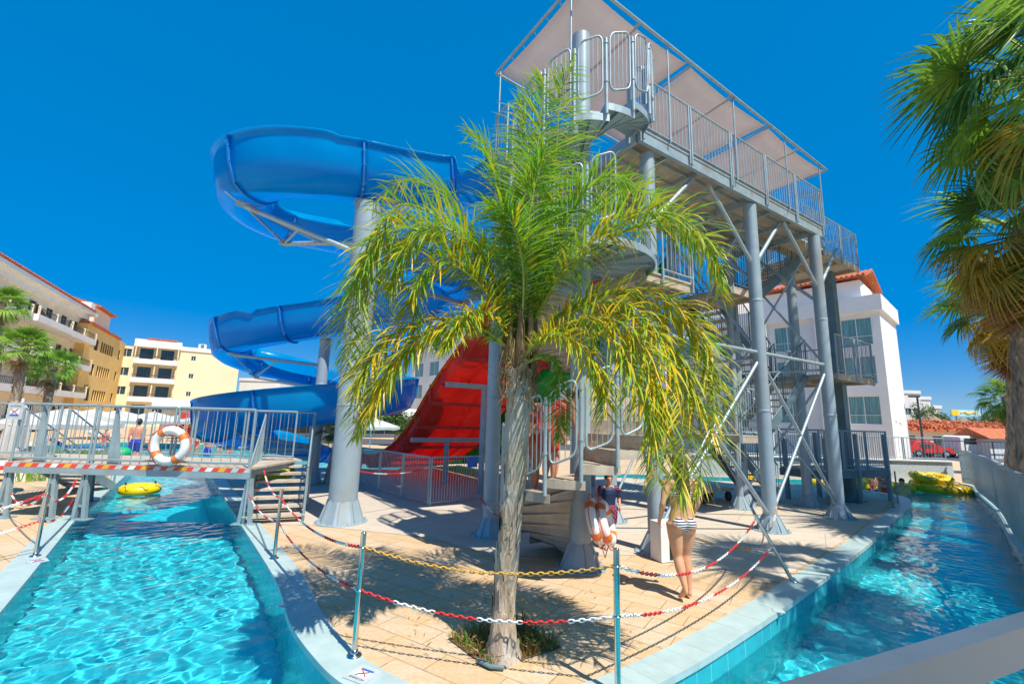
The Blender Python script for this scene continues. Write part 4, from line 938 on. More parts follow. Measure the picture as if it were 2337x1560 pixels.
# planting square at the foot
bed=[P(1118,1530),P(1022,1458),P(1180,1412),P(1282,1478)]
b=MB(); b.add([(q.x,q.y,.010) for q in bed],[(0,1,2,3)]); o=b.build('planting_soil',M['soil']); tag(o,kind='structure')
bm=bmesh.new(); bm.from_mesh(o.data)
for f in bm.faces:
    if f.normal.z<0: f.normal_flip()
bm.to_mesh(o.data); bm.free()
cx_=sum((q for q in bed),V(0,0,0))/4
b=MB(); rg=np.random.default_rng(21)
for k in range(900):
    s,t=rg.random(2); q=bed[0].lerp(bed[1],s).lerp(bed[3].lerp(bed[2],s),t)
    if (q-pb).length<.17: continue
    a=rg.uniform(0,2*PI); h=rg.uniform(.03,.13); d=V(math.cos(a),math.sin(a),0); w=d.orthogonal().normalized()*rg.uniform(.003,.008); q=V(q.x,q.y,.008)
    b.add([q-w,q+w,q+d*h*.4+V(0,0,h*.8)+w*.8,q+d*h*.4+V(0,0,h*.8)-w*.8,q+d*h*.9+V(0,0,h)],[(0,1,2,3),(3,2,4)],0 if rg.random()<.55 else 1)
tag(b.build('ground_cover',[M['grassg'],M['grassy']]),kind='stuff')
b=MB(); b.tube([P(1090,1505,.03),P(1120,1520,.03),P(1150,1522,.03)],.018,8); tag(b.build('irrigation_hose',M['steeld']),'grey hose stub lying in the front corner of planting square','hose')
b=MB(); rg=np.random.default_rng(33)
for k in range(170):
    q=V(rg.normal(-.1,1.1),4.9+rg.normal(0,.8),.009)
    if q.y<4.05+.35*abs(q.x) or (q-V(pb.x,pb.y,.009)).length<.3: continue
    a=rg.uniform(0,2*PI); d=V(math.cos(a),math.sin(a),.0)*rg.uniform(.02,.07); w=V(-d.y,d.x,0).normalized()*rg.uniform(.003,.006); b.add([q-d,q-w+V(0,0,.004),q+d+V(0,0,.008),q+w+V(0,0,.004)],[(0,1,2,3)],0 if rg.random()<.8 else 1)
tag(b.build('fallen_leaves',[M['grassy'],M['grassg']]),kind='stuff')
# ================================================================ fan palms
M['fan_g']=leafmat('fan_leaf_green',(.14,.30,.045),(.065,.17,.03),.42,.45,4)
M['fan_l']=leafmat('fan_leaf_light',(.34,.54,.05),(.17,.34,.04),.35,.4,4)
M['fan_y']=leafmat('fan_leaf_yellow',(.72,.48,.04),(.38,.32,.05),.3,.5,4)
M['fan_b']=leafmat('fan_leaf_dead',(.48,.27,.10),(.24,.13,.06),.15,.7,4)
M['fbark']=barkmat('fan_palm_bark',(.46,.36,.25),(.12,.08,.06),(.50,.40,.28),7)
def fanmesh(name,mats,seed,pet=.9,rad=.95,spread=235,n=38,droop=.5,split=.45):
    rg=np.random.default_rng(seed); b=MB()
    b.tube([V(0,0,0),V(0,pet*.5,.02),V(0,pet,-.02)],[.026,.018,.012],6,1)
    c=V(0,pet,-.02)
    for k in range(n):
        a=R(90)+R(spread)*((k+.5)/n-.5); d=V(math.cos(a),math.sin(a),0); L=rad*(.72+.28*math.cos((k/n-.5)*2.4))*rg.uniform(.9,1.08); w=L*R(spread)/n*.5
        fold=.035*(1 if k%2 else -1); Z=V(0,0,1); t=V(-d.y,d.x,0)
        cup=.20*abs(math.cos(a))
        def pt(s,dr): return c+d*(L*s)+Z*(cup*L*s*.6-dr*L*max(0,s-.35)**1.8*1.6)
        dr=droop*rg.uniform(.6,1.5); sw=rg.uniform(-.12,.12)
        pts=[(.02,.05),(split*.6,.95),(split,1.0),(.72,.62),(.88,.36),(1.0,.03)]; vs=[]
        for s,ww in pts:
            q=pt(s,dr)+t*(sw*L*max(0,s-split)); hw=w*(s if s<=split else split)*ww*1.02/ (1 if s<=split else 1)
            vs+=[q-t*hw+Z*0,q+Z*(fold*.6 if s<.8 else 0),q+t*hw]
        fs=[]
        for j in range(len(pts)-1): fs+=[(3*j,3*j+1,3*j+4,3*j+3),(3*j+1,3*j+2,3*j+5,3*j+4)]
        b.add(vs,fs,0,True)
    me=b.build(name,mats); d=me.data; bpy.data.objects.remove(me); return d
FAN={'g':[fanmesh('fan_g%d'%i,[M['fan_g'],M['rach']],30+i,droop=.6+.3*i,pet=1.1,n=32) for i in range(3)],'l':[fanmesh('fan_l%d'%i,[M['fan_l'],M['rach']],40+i,droop=.55+.3*i,pet=1.1,n=32) for i in range(2)],
 'y':[fanmesh('fan_y%d'%i,[M['fan_y'],M['fibre']],50+i,droop=.8) for i in range(2)],'b':[fanmesh('fan_b%d'%i,[M['fan_b'],M['fibre']],60+i,droop=1.0,spread=170,pet=.6) for i in range(2)]}
def fanpalm(base,top,rad,sc,label,seed,nf=46,skirt=16,low=-58,grp=None,trr=(1.35,1.0,.9),lightmix=.3,ymix=.6,ys=.78):
    rg=np.random.default_rng(seed); base=Vector(base); top=Vector(top); root=thing('fan_palm',label,'palm tree',base,grp)
    b=MB(); mid=base.lerp(top,.5)+V(rg.uniform(-.1,.1),rg.uniform(-.1,.1),0); cc=trunk(b,[base+V(0,0,-.03),base.lerp(mid,.3),mid,top.lerp(mid,.3),top],[rad*trr[0],rad*1.05,rad*trr[1],rad,rad*trr[2]],22,rad*.13,seed,int((top-base).length/.16))
    b.build('trunk',M['fbark'],root)
    b=MB()
    for k in range(int(110*min(1,(top-base).length/5))):
        s=rg.uniform(.25,1.0)**.7; c=cc[int(s*(len(cc)-1))]; a=rg.uniform(0,2*PI); d=V(math.cos(a),math.sin(a),0); q=c+d*rad*.80; h=rg.uniform(.12,.28); t=V(-d.y,d.x,0)*rg.uniform(.02,.045)
        b.add([q-t,q+t,q+t*.6+d*h*.45+V(0,0,h),q-t*.6+d*h*.45+V(0,0,h)],[(0,1,2,3)])
    b.build('boot_stubs',M['fbark'],root)
    for k in range(nf+skirt):
        f=(k+.5)/(nf); dead=k>=nf
        az=k*2.39996+rg.uniform(-.25,.25)
        el=R(82-(82-low)*min(1,f)**.85) if not dead else R(low-rg.uniform(6,26))
        el+=rg.uniform(-.1,.1)
        kind='b' if dead else ('y' if f>ys and rg.random()<ymix else ('l' if rg.random()<lightmix else 'g'))
        me=FAN[kind][int(rg.integers(len(FAN[kind])))]
        o=bpy.data.objects.new('frond',me); COL.objects.link(o); o.parent=root
        hz=V(math.cos(az),math.sin(az),0); y=(hz*math.cos(el)+V(0,0,1)*math.sin(el)).normalized(); x=y.cross(V(0,0,1)).normalized(); z=x.cross(y)
        tw_=rg.uniform(-.5,.5); x2=x*math.cos(tw_)+z*math.sin(tw_); z2=x2.cross(y)
        s=sc*rg.uniform(.85,1.12)*(.85 if f<.12 else 1); off=top-base+V(0,0,(-.15-.5*max(0,f-.6)) if not dead else -.55-.35*rg.random())*sc
        Mx=Matrix(((x2.x,y.x,z2.x,0),(x2.y,y.y,z2.y,0),(x2.z,y.z,z2.z,0),(0,0,0,1)))
        o.matrix_local=Matrix.Translation(off)@Mx@Matrix.Scale(s,4)
    return root
RP='tall fan palms along the right wall'
def rp(px,py,Y,basepx,Yb,rad,sc,lab,seed,**k):
    t=PY(px,py,Y); bs=PY(basepx,1060,Yb); bs=V(bs.x,bs.y,0); return fanpalm(bs,t,rad,sc,lab,seed,grp=RP,**k)
rp(2400,150,9.6,2510,9.6,.24,1.5,'tall fan palm with loose green crown cut by the upper right edge',3,nf=46,skirt=10,lightmix=.45,low=-78)
fanpalm((7.4,3.7,0),(7.35,3.6,7.0),.22,1.15,'nearest fan palm on outer bank, shading the right coping from outside the frame',41,grp=RP,nf=26,skirt=2,lightmix=.35,low=-70)
fanpalm((11.4,6.4,0),(11.3,6.3,7.2),.22,1.2,'fan palm standing just out of view right of the channel',43,grp=RP,nf=30,skirt=6,low=-60)
rp(2330,520,12.0,2338,12.4,.21,1.3,'middle fan palm with yellowing skirt of old leaves above the right wall',8,nf=46,skirt=34,lightmix=.4,ymix=.75,ys=.45,low=-80)
rp(2310,690,15.0,2316,16.0,.23,1.15,'third fan palm with brown skirt, behind the middle one',13,nf=40,skirt=26,ymix=.8,ys=.4,low=-80)
rp(2298,905,24.0,2300,24.0,.2,.75,'smallest and farthest fan palm right of the billboard',17,nf=34,skirt=6)
LP_='short fan palms in front of the left hotel'
def lp(px,py,Y,bpx,lab,seed,sc=.78,rad=.2):
    t=PY(px,py,Y); bs=PY(bpx,1010,Y); return fanpalm(V(bs.x,bs.y,0),t,rad,sc,lab,seed,nf=30,skirt=2,low=-35,grp=LP_,lightmix=1.0,ymix=0)
lp(58,790,17.5,10,'larger short fan palm with bright green crown before the cream hotel',23,.56,.15); lp(122,835,19,95,'smaller short fan palm beside the larger one before the cream hotel',27,.50,.14); lp(5,690,19,-40,'fan palm at the left edge of picture before cream hotel',31,.55,.15)
# palm whose shade falls over the right channel, standing outside the frame
# ================================================================ buildings
M['cream']=stain(mat('cream_render',(.88,.74,.52),.8,0,var=.05,scale=.6),(.80,.66,.44),.35,.55,.8)
M['creamp']=stain(mat('pale_render',(.86,.83,.76),.8,0,var=.05,scale=.6),(.72,.66,.57),.5,.58,.8)
M['orangew']=stain(mat('orange_render',(.90,.60,.20),.8,0,var=.06,scale=.5),(.84,.48,.12),.3,.5,.8)
M['yelloww']=stain(mat('yellow_render',(.82,.70,.46),.8,0,var=.05,scale=.5),(.76,.62,.38),.3,.5,.8)
M['whitew']=stain(mat('white_render',(.76,.75,.72),.75,0,var=.04,scale=.6),(.64,.62,.58),.5,.58,.85,(1,1,.3))
M['tile']=mat('terracotta_tile',(.58,.16,.06),.75,0,var=.3,scale=5,bump=.5,bscale=14)
M['glass']=mat('window_glass',(.03,.07,.09),.08,0,var=.3,scale=1.2,spec=.8)
M['curtain']=mat('curtain_behind_glass',(.16,.34,.33),.25,0,var=.25,scale=1.5,stretch=(6,6,.3),spec=.8)
M['brownw']=mat('brown_shutter',(.20,.11,.06),.6,0,var=.2)
M['darkrail']=mat('dark_balcony_rail',(.035,.035,.05),.5,0,var=.1)
M['wicker']=mat('thatch',(.34,.26,.16),.95,0,var=.3,scale=12,stretch=(1,1,.2),bump=.8,bscale=40)
class Fac:
    def __init__(s,o,d): 
        s.o=Vector((o[0],o[1],0)); s.d=Vector((d[0],d[1],0)).normalized(); s.n=Vector((s.d.y,-s.d.x,0))  # n points to the right of d
    def p(s,a,z,n=0): return s.o+s.d*a+s.n*n+Vector((0,0,z))
    def ax(s): return (s.d,s.n,Vector((0,0,1)))
    def box(s,b,a0,a1,z0,z1,n0,n1,m=0): b.box(s.p((a0+a1)/2,(z0+z1)/2,(n0+n1)/2),(a1-a0,abs(n1-n0),z1-z0),s.ax(),m)
def wall(f,L,H,ops,depth,root,mt,z0=0,name='wall',thick=None):
    # facade sheet with real openings and reveals, plus the rest of the block behind it
    xs=sorted({0,L}|{o[0] for o in ops}|{o[2] for o in ops}); zs=sorted({z0,H}|{o[1] for o in ops}|{o[3] for o in ops}); b=MB()
    for i in range(len(xs)-1):
        for j in range(len(zs)-1):
            cx=(xs[i]+xs[i+1])/2; cz_=(zs[j]+zs[j+1])/2
            if any(o[0]<cx<o[2] and o[1]<cz_<o[3] for o in ops): continue
            b.add([f.p(xs[i],zs[j]),f.p(xs[i+1],zs[j]),f.p(xs[i+1],zs[j+1]),f.p(xs[i],zs[j+1])],[(0,1,2,3)])
    for o in ops:
        a0,c0,a1,c1=o; r=.18; q=[f.p(a0,c0),f.p(a1,c0),f.p(a1,c1),f.p(a0,c1)]; k=[x-f.n*r for x in q]
        b.add(q+k,[(0,1,5,4),(1,2,6,5),(2,3,7,6),(3,0,4,7)])
    q=[f.p(0,z0),f.p(L,z0),f.p(L,H),f.p(0,H)]; k=[x-f.n*depth for x in q]; b.add(q+k,[(1,5,6,2),(4,0,3,7),(3,2,6,7),(5,4,7,6)])
    return b.build(name,M[mt],root)
def window(f,o,root,glass='glass',frame='whitep',name='window',mull=1,trans=False):
    a0,c0,a1,c1=o; b=MB(); w=.05; n0,n1=-.14,-.08
    for A in((a0,a0+w,c0,c1),(a1-w,a1,c0,c1),(a0+w,a1-w,c0,c0+w),(a0+w,a1-w,c1-w,c1)): f.box(b,A[0],A[1],A[2],A[3],n0,n1)
    for k in range(1,mull+1): x=a0+(a1-a0)*k/(mull+1); f.box(b,x-.025,x+.025,c0+w,c1-w,n0,n1-.002)
    if trans: z=c0+(c1-c0)*.32; f.box(b,a0+w,a1-w,z-.02,z+.02,n0,n1-.004)
    fr=b.build(name,M[frame],root); b=MB(); f.box(b,a0,a1,c0,c1,-.17,-.145); b.build('pane',M[glass],fr)
    return fr
def balcony(f,a0,a1,z,root,dep=1.4,par=.45,mt='white',rl='darkrail',tall=1.0):
    b=MB(); f.box(b,a0,a1,z-.16,z,0.003,dep); f.box(b,a0,a1,z,z+par,dep-.12,dep+.002); f.box(b,a0,a0+.12,z,z+par,.004,dep-.12); f.box(b,a1-.12,a1,z,z+par,.004,dep-.12); bl=b.build('balcony',M[mt],root)
    b=MB(); 
    if tall>par:
        f.box(b,a0+.05,a1-.05,z+tall-.05,z+tall,dep-.09,dep-.04); n=max(2,int((a1-a0)/.28))
        for i in range(n+1): x=a0+.07+(a1-a0-.14)*i/n; f.box(b,x-.012,x+.012,z+par,z+tall-.05,dep-.075,dep-.05)
        b.build('balcony_railing',M[rl],bl)
    return bl
# cream hotel on the left, running towards the viewer
K0=PY(198,706,52); fc=Fac((K0.x,K0.y),(.465,-.885)); fc.n=-fc.n if fc.n.x<0 else fc.n
h1=thing('hotel_building','cream hotel wing with white balconies and red tile edge at far left','building',(K0.x,K0.y,0))
L1=34; H1=K0.z-.75; ops=[];slabs=[H1-3.25,H1-6.3,H1-9.35,H1-12.4]
for z in slabs:
    a=1.2
    while a<L1-3: ops.append((a,z+.02,a+1.5,z+2.15)); a+=3.7
wall(fc,L1,H1,ops,9,h1,'cream')
for i,o in enumerate(ops):
    window(fc,o,h1,frame='brownw',name='balcony_door')
for z in slabs:
    for k in range(4):
        a=.4+k*8.2; e=.25*(k%2); balcony(fc,a,min(a+7.9,L1),z,h1,1.5+e,.42,'creamp')
        for s in(.1,3.9,7.7):
            b=MB(); fc.box(b,a+s-.0,a+s+.14,z+.0,z+1.15,1.36+e,1.505+e+.003); b.build('balcony_pier',M['cream'],h1)
        for s in(3.75,):   # brown slatted divider with slanting edge
            b=MB(); b.extr([V(0,0,0),fc.n*1.2,fc.n*1.15+V(0,0,.5),fc.n*.1+V(0,0,1.95),V(0,0,1.95)],fc.p(a+s,z+.002,.02),fc.d*.06); b.build('balcony_divider',M['brownw'],h1)
b=MB(); fc.box(b,-.4,L1,H1,H1+.35,-9,1.0); fc.box(b,-.2,L1,H1-.55,H1-.002,.004,.35); b.build('eaves',M['creamp'],h1)
b=MB(); b.extr([fc.n*1.05,fc.n*(-4)+V(0,0,1.6),fc.n*(-4)+V(0,0,1.4),fc.n*1.05+V(0,0,-.16)],fc.p(.6,H1+.52),fc.d*(L1-.6))
for k in range(90): a=.6+k*(L1-.7)/90; b.cyl(fc.p(a+.18,H1+.50,1.1),fc.p(a+.18,H1+.50,.85),.10,None,6)
b.build('tile_roof',M['tile'],h1)
b=MB(); fc.box(b,-.42,.9,H1+.352,H1+1.5,-2.5,.6); b.build('parapet_block',M['creamp'],h1)
# orange wing
K1=PY(287,784,66); fo=Fac((K1.x,K1.y),(.48,-.877)); fo.n=-fo.n if fo.n.x<0 else fo.n
h2=thing('hotel_building','orange hotel wing with brown window bands between cream and yellow blocks','building',(K1.x,K1.y,0))
H2=K1.z; ops=[]
for z in(H2-2.6,H2-5.6,H2-8.6,H2-11.2):
    if z>0.2: ops+= [(2.0,z,2.9,z+1.3)]+[(5.6+.95*k,z,6.35+.95*k,z+1.35) for k in range(6)]+[(12.2,z,13.6,z+1.35)]
wall(fo,17,H2,ops,8,h2,'orangew')
for o in ops: window(fo,o,h2,frame='brownw',mull=1 if o[2]-o[0]>1 else 0)
b=MB(); fo.box(b,3.5,17,H2,H2+.3,-6,.25); b.build('roof_edge',M['tile'],h2)
b=MB(); fo.box(b,4.2,11,H2+.302,H2+3.0,-6,-1.2); b.build('roof_room',M['cream'],h2)
b=MB(); b.extr([fo.n*.8,fo.n*(-3.6)+V(0,0,1.2),fo.n*(-8),fo.n*(-8)+V(0,0,-.2),fo.n*.8+V(0,0,-.2)],fo.p(3.8,H2+3.2,-1.4),fo.d*7.6); b.build('roof',M['tile'],h2)
# yellow block
fy=Fac((K1.x-.6,K1.y-.4),(.83,.557)); fy.n=-fy.n if fy.n.y>0 else fy.n
h3=thing('hotel_building','yellow hotel block with three white balconies stacked and blank gable','building',(K1.x,K1.y,0))
H3=12.4; ops=[]; zs3=[9.15,6.4,3.65,.9]
for z in zs3: ops+=[(.35,z+.75,1.6,z+1.95),(2.5,z+.02,4.1,z+2.2),(5.0,z+.02,6.6,z+2.2),(8.75,z+.9,9.4,z+1.65)]
wall(fy,15.3,H3-.9,ops,10,h3,'yelloww')
for o in ops: window(fy,o,h3,frame='whitep' if o[2]-o[0]<1.5 else 'brownw',mull=1)
for z in zs3[:3]:
    balcony(fy,2.0,7.2,z,h3,1.3,.55,'white','darkrail',1.0)
    for a in(2.0,4.5,7.06): b=MB(); fy.box(b,a,a+.14,z+.622,z+2.3,.004,1.2 if a==4.5 else .9); b.build('balcony_pier',M['yelloww'],h3)
b=MB(); fy.box(b,1.8,7.4,H3-.9,H3+.2,-8,.9); fy.box(b,7.4,15.4,H3-.9,H3-.3,-10,.15); b.build('parapet',M['creamp'],h3)
b=MB(); fy.box(b,3.2,6.8,H3+.2,H3+.45,-3,.95); b.build('tile_edge',M['tile'],h3)
# low white restaurant block behind the pool terrace
fr_=Fac((-30.5,40.5),(.83,.557)); fr_.n=-fr_.n if fr_.n.y>0 else fr_.n
h4=thing('restaurant_building','long low white pool bar with flat boarded canopy below the hotels','building',(-30,41,0))
wall(fr_,24,3.0,[(1,.3,7.5,2.1),(8.2,.3,15,2.1),(15.6,.3,23,2.1)],6,h4,'whitew')
for o in((1,.3,7.5,2.1),(8.2,.3,15,2.1),(15.6,.3,23,2.1)): window(fr_,o,h4,mull=4,name='window')
b=MB(); fr_.box(b,-.6,24.6,2.35,2.9,.005,2.4); fr_.box(b,-.6,24.6,2.905,3.15,-6,1.8); b.build('canopy_roof',M['white'],h4)
# distant grey-blue and white blocks seen through the slides
def block(o,d,L,H,dep,label,mt='whitew',rows=(1,4.0,7),cols=5,glass='glass',w=1.5,hgt=1.6,extra=None):
    f=Fac(o,d); 
    if f.n.y>0: f.n=-f.n
    root=thing('building',label,'building',(o[0],o[1],0)); ops=[(L*(k+.5)/cols-w/2,z,L*(k+.5)/cols+w/2,z+hgt) for z in rows for k in range(cols)]
    wall(f,L,H,ops,dep,root,mt)
    for q in ops: window(f,q,root,glass,mull=1)
    b=MB(); f.box(b,-.15,L+.15,H,H+.5,-dep,.15); b.build('parapet',M[mt],root)
    return f,root
# white hotel behind the tower
W1=PY(2006,708,34); fw_=Fac((W1.x,W1.y),(-.67,.742)); 
if fw_.n.y>0: fw_.n=-fw_.n
hw=thing('hotel_building','large white hotel with curtained windows and tiled penthouse behind the tower','building',(W1.x,W1.y,0))
HW=W1.z; L5=46; ops=[]; zr=[PY(1987,721,34.3).z-2.15,PY(2000,808,34.3).z-2.2,PY(2010,896,34.3).z-2.35]
for zi,z in enumerate(zr):
    for k in range(9): a=.55+k*4.9; ops.append((a,z,a+2.0,z+2.15))
wall(fw_,L5,HW,ops,7,hw,'whitew')
for o in ops: window(fw_,o,hw,'curtain','white',mull=1,trans=True)
b=MB(); fw_.box(b,-.25,L5,HW,HW+1.25,-7.0,.35); b.build('parapet',M['whitew'],hw)
for k in range(9):
    a=3.05+k*4.9; b=MB(); fw_.box(b,a,a+1.2,.0,HW-.003,.003,.45); b.build('wall_pier',M['whitew'],hw)
b=MB(); fw_.box(b,1.2,9.0,HW+1.252,HW+3.0,-7,-1.2); b.build('penthouse',M['whitew'],hw)
b=MB(); b.extr([fw_.n*.6,fw_.n*(-3)+V(0,0,1.3),fw_.n*(-6.4),fw_.n*(-6.4)+V(0,0,-.18),fw_.n*(-3)+V(0,0,1.1),fw_.n*.6+V(0,0,-.18)],fw_.p(.7,HW+3.2,-1.1),fw_.d*9)
for k in range(24): a=.8+k*8.8/24; b.cyl(fw_.p(a,HW+3.25,-.5),fw_.p(a,HW+4.5,-4.1),.09,None,6)
b.build('tile_roof',M['tile'],hw)
b=MB(); fw_.box(b,11,15,HW+1.252,HW+3.4,-6,-1); b.build('stair_head',M['whitew'],hw)
# two gull shapes on the side wall
fs=Fac((W1.x,W1.y),(.742,.67)); 
if fs.n.x<0: fs.n=-fs.n
b=MB(); fs.n=Vector((fs.d.y,-fs.d.x,0))
for k,a in enumerate((1.6,3.2)):
    z=2.9-.1*k; b.tube([fs.p(a-.5,z-.15,.012),fs.p(a-.28,z+.08,.012),fs.p(a,z-.02,.012),fs.p(a+.28,z+.02,.012),fs.p(a+.5,z-.22,.012)],[.01,.03,.03,.03,.01],6)
b.build('gull_motif',M['plate'],hw)
WL_=PY(945,768,74); f,r=block((WL_.x,WL_.y),(.67,-.742),22,WL_.z-.4,9,'tall white hotel wing with round window left of the red slide',rows=(WL_.z-14.0,WL_.z-10.2,WL_.z-6.8),cols=5,glass='curtain',w=2.6,hgt=2.2)
b=MB(); c=f.p(7.2,WL_.z-1.9,.02); b.cyl(c,c+f.n*.06,1.25,None,28); q=b.build('round_window',M['glass'],r); b=MB(); b.torus(c+f.n*.06,1.3,.08,(f.d,Vector((0,0,1)),f.n),28,8); b.build('window_rim',M['whitew'],q)
def simple(px0,px1,pyt,Y,label,mt='whitew',dep=8,d=(1,0),**k):
    a=PY(px0,pyt,Y); c=PY(px1,pyt,Y); return block((a.x,a.y),d,(c-a).length,a.z,dep,label,mt,**k)
simple(548,640,868,85,'low pale blue-white block beyond the yellow hotel',rows=(1.2,4.2),cols=4)
simple(845,905,862,80,'small white block with boxy roof behind the blue slide',rows=(1.2,4.2),cols=3)
simple(2058,2098,897,75,'white terraced villa, highest step at its left','whitew',rows=(5.0,),cols=2,hgt=1.1,w=1.0); simple(2098,2122,911,75.5,'white terraced villa, middle step','whitew',rows=(4.2,),cols=2,hgt=1.1,w=.7); simple(2122,2146,931,76,'white terraced villa, lowest step','whitew',rows=(2.2,),cols=1,hgt=1.1,w=.8)
# tavern with heaped clay tiles on its roof
tv=thing('tavern_building','low cream tavern under heaped terracotta tiles behind the parked vehicles','building',(45,52,0))
fa=Fac((40,51.0),(1,.06)); fa.n=-fa.n if fa.n.y>0 else fa.n
wall(fa,26,2.3,[(2,.4,5,1.8),(7,.4,10,1.8),(12,.2,15,1.9),(17,.4,20,1.8)],6,tv,'cream')
for o in((2,.4,5,1.8),(7,.4,10,1.8),(12,.2,15,1.9),(17,.4,20,1.8)): window(fa,o,tv,frame='brownw',mull=2)
b=MB(); b.extr([fa.n*.5,fa.n*(-3.4)+V(0,0,.9),fa.n*(-6.6),fa.n*(-6.6)+V(0,0,-.2),fa.n*.5+V(0,0,-.2)],fa.p(-.5,2.5),fa.d*27); rf=b.build('roof',M['tile'],tv)
b=MB(); rg=np.random.default_rng(5)
for k in range(900):
    a=rg.uniform(-.4,26.2); n=rg.uniform(-3.6,.5); z=2.52+.9*(1-(n+3.4)/3.9)+rg.uniform(-.02,.25); c=fa.p(a,z,n); d=V(rg.uniform(-1,1),rg.uniform(-1,1),rg.uniform(-.5,.5)).normalized(); b.tube([c-d*.22,c+d*.22],[.10,.12],6,0)
o=b.build('heaped_tiles',[M['tile']],tv); o['kind']='stuff'
tv2=thing('gatehouse','small white hut with orange tiled roof beside the fan palm trunks','building',PY(2292,1040,40)*1.0); c=PY(2292,1010,40); tv2.location=(c.x,c.y,0)
f=Fac((c.x-1.3,c.y),(1,0)); f.n=-f.n if f.n.y>0 else f.n
b=MB(); f.box(b,0,3.2,0,1.75,-3,0); b.build('wall',M['whitew'],tv2); b=MB(); b.extr([f.n*.4,f.n*(-1.5)+V(0,0,.9),f.n*(-3.4),],f.p(-.3,1.77),f.d*3.8); b.build('roof',M['tile'],tv2)
# thatched shade and white domes beyond the tavern
def umb(px,py,Y,r,h,label,mt,nm,cat,dome=False):
    t=PY(px,py,Y); o=thing(nm,label,cat,(t.x,t.y,0)); b=MB()
    if dome: b.sphere((t.x,t.y,t.z-h),h,20,0,(r/h,r/h,1))
    else: b.lathe((t.x,t.y,t.z-h),[(r,0),(r*.66,h*.33),(r*.33,h*.67),(.04,h)],16,0,False); b.lathe((t.x,t.y,t.z-h),[(r,0),(r*.97,-.12)],16)
    b.build('cap',M[mt],o); b=MB(); b.cyl((t.x,t.y,0),(t.x,t.y,t.z-h*.5),.08,None,8); b.build('pole',M['wicker'] if not dome else M['white'],o)
umb(2195,951,62,3.0,1.9,'conical thatched parasol under the billboard','wicker','thatched_parasol','parasol'); umb(2225,958,64,2.4,1.5,'smaller thatched parasol right of the billboard post','wicker','thatched_parasol','parasol'); umb(2118,940,66,3.2,2.6,'tall pale thatched parasol left of the billboard','wicker','thatched_parasol','parasol')
umb(2112,960,60,1.9,1.3,'white dome tent behind the tavern roof','white','dome_tent','tent',True); umb(2088,967,60,1.6,1.0,'smaller white dome tent beside the lamp post','white','dome_tent','tent',True)
# billboard
bb=thing('billboard','pale blue billboard with yellow stripe on posts above the tavern','billboard',PY(2203,1000,85)); a=PY(2169,934,85); c=PY(2237,950,85); bb.location=(a.x,a.y,0)
b=MB(); b.box(((a.x+c.x)/2,85,(a.z+c.z)/2),(c.x-a.x,.25,a.z-c.z)); b.build('panel',mat('pale_cyan_panel',(.45,.72,.74),.5),bb)
b=MB(); b.box((a.x+.7,84.86,(a.z+c.z)/2),(1.2,.03,a.z-c.z-.1)); 
b.tube(catmull([V(a.x+1.7,84.84,a.z-.55),V(a.x+2.4,84.84,a.z-.35),V(a.x+3.1,84.84,a.z-.7),V(a.x+3.9,84.84,a.z-.4),V(a.x+4.6,84.84,a.z-.62)],6),.13,6); b.build('yellow_motif',M['yellow'],bb)
b=MB(); 
for x in(a.x+1.0,c.x-1.0): b.cyl((x,85.1,0),(x,85.1,c.z+.1),.12,None,8)
b.build('support_posts',M['steeld'],bb)
# street lamp
t=PY(2093,905,38); sl_=thing('street_lamp','dark slim street lamp post in front of the tavern','street lamp',(t.x,t.y,0)); b=MB(); b.cyl((t.x,t.y,0),(t.x,t.y,t.z),.09,.07,10); b.build('post',M['darkrail'],sl_); b=MB(); b.box((t.x-.25,t.y,t.z+.02),(.75,.3,.14)); b.build('lamp_head',M['darkrail'],sl_)
# back wall with railing, beyond the right channel
bw=thing('retaining_wall','pale grey retaining wall at the end of right channel','wall',(14,19.8,0)); b=MB(); b.box((13.3,19.95,.42),(11.0,.25,.88)); b.build('wall',M['plate'],bw); b=MB(); b.box((13.3,19.95,.885),(11.2,.40,.05)); b.build('coping',M['white'],bw)
b=MB(); b.box((14.4,19.82,.55),(.9,.012,.28)); b.build('faded_board',M['white'],bw)
rw=thing('railing','grey railing with thin bars on top of the retaining wall','railing',(13.3,19.95,.9)); railing((7.9,19.95,.91),(18.7,19.95,.91),6,parent=rw,h=.92,sp=.14,mt='rail')
# slatted fence along the right channel
rf_=thing('slatted_fence','grey fence of upright slats following outer side of the right channel','fence',(outR[4].x,outR[4].y,0),)
op=[Vector((q.x,q.y,0)) for q in offs(outR,-.05)]; acc=[0]
for i in range(1,len(op)): acc.append(acc[-1]+(op[i]-op[i-1]).length)
def onp(s):
    i=0
    while i<len(op)-2 and acc[i+1]<s: i+=1
    return op[i].lerp(op[i+1],(s-acc[i])/(acc[i+1]-acc[i]))
s=7.0
while s<acc[-1]-.1:
    e=min(s+2.0,acc[-1]); b=MB(); k=int((e-s)/.085); a=onp(s);c=onp(e)
    for j in range(k): q=onp(s+(j+.5)*(e-s)/k); d=(onp(min(e,s+(j+1)*(e-s)/k))-onp(s+j*(e-s)/k)).normalized(); b.box(q+V(0,0,.70),(.052,.03,1.28),(d,V(-d.y,d.x,0),V(0,0,1)))
    for z in(.25,1.2): b.bar(a+V(0,0,z)+V(.03,-.02,0),c+V(0,0,z)+V(.03,-.02,0),.03,.05)
    b.bar(a+V(0,0,1.36),c+V(0,0,1.36),.07,.04); b.build('slat_panel',M['steel'],rf_); s=e
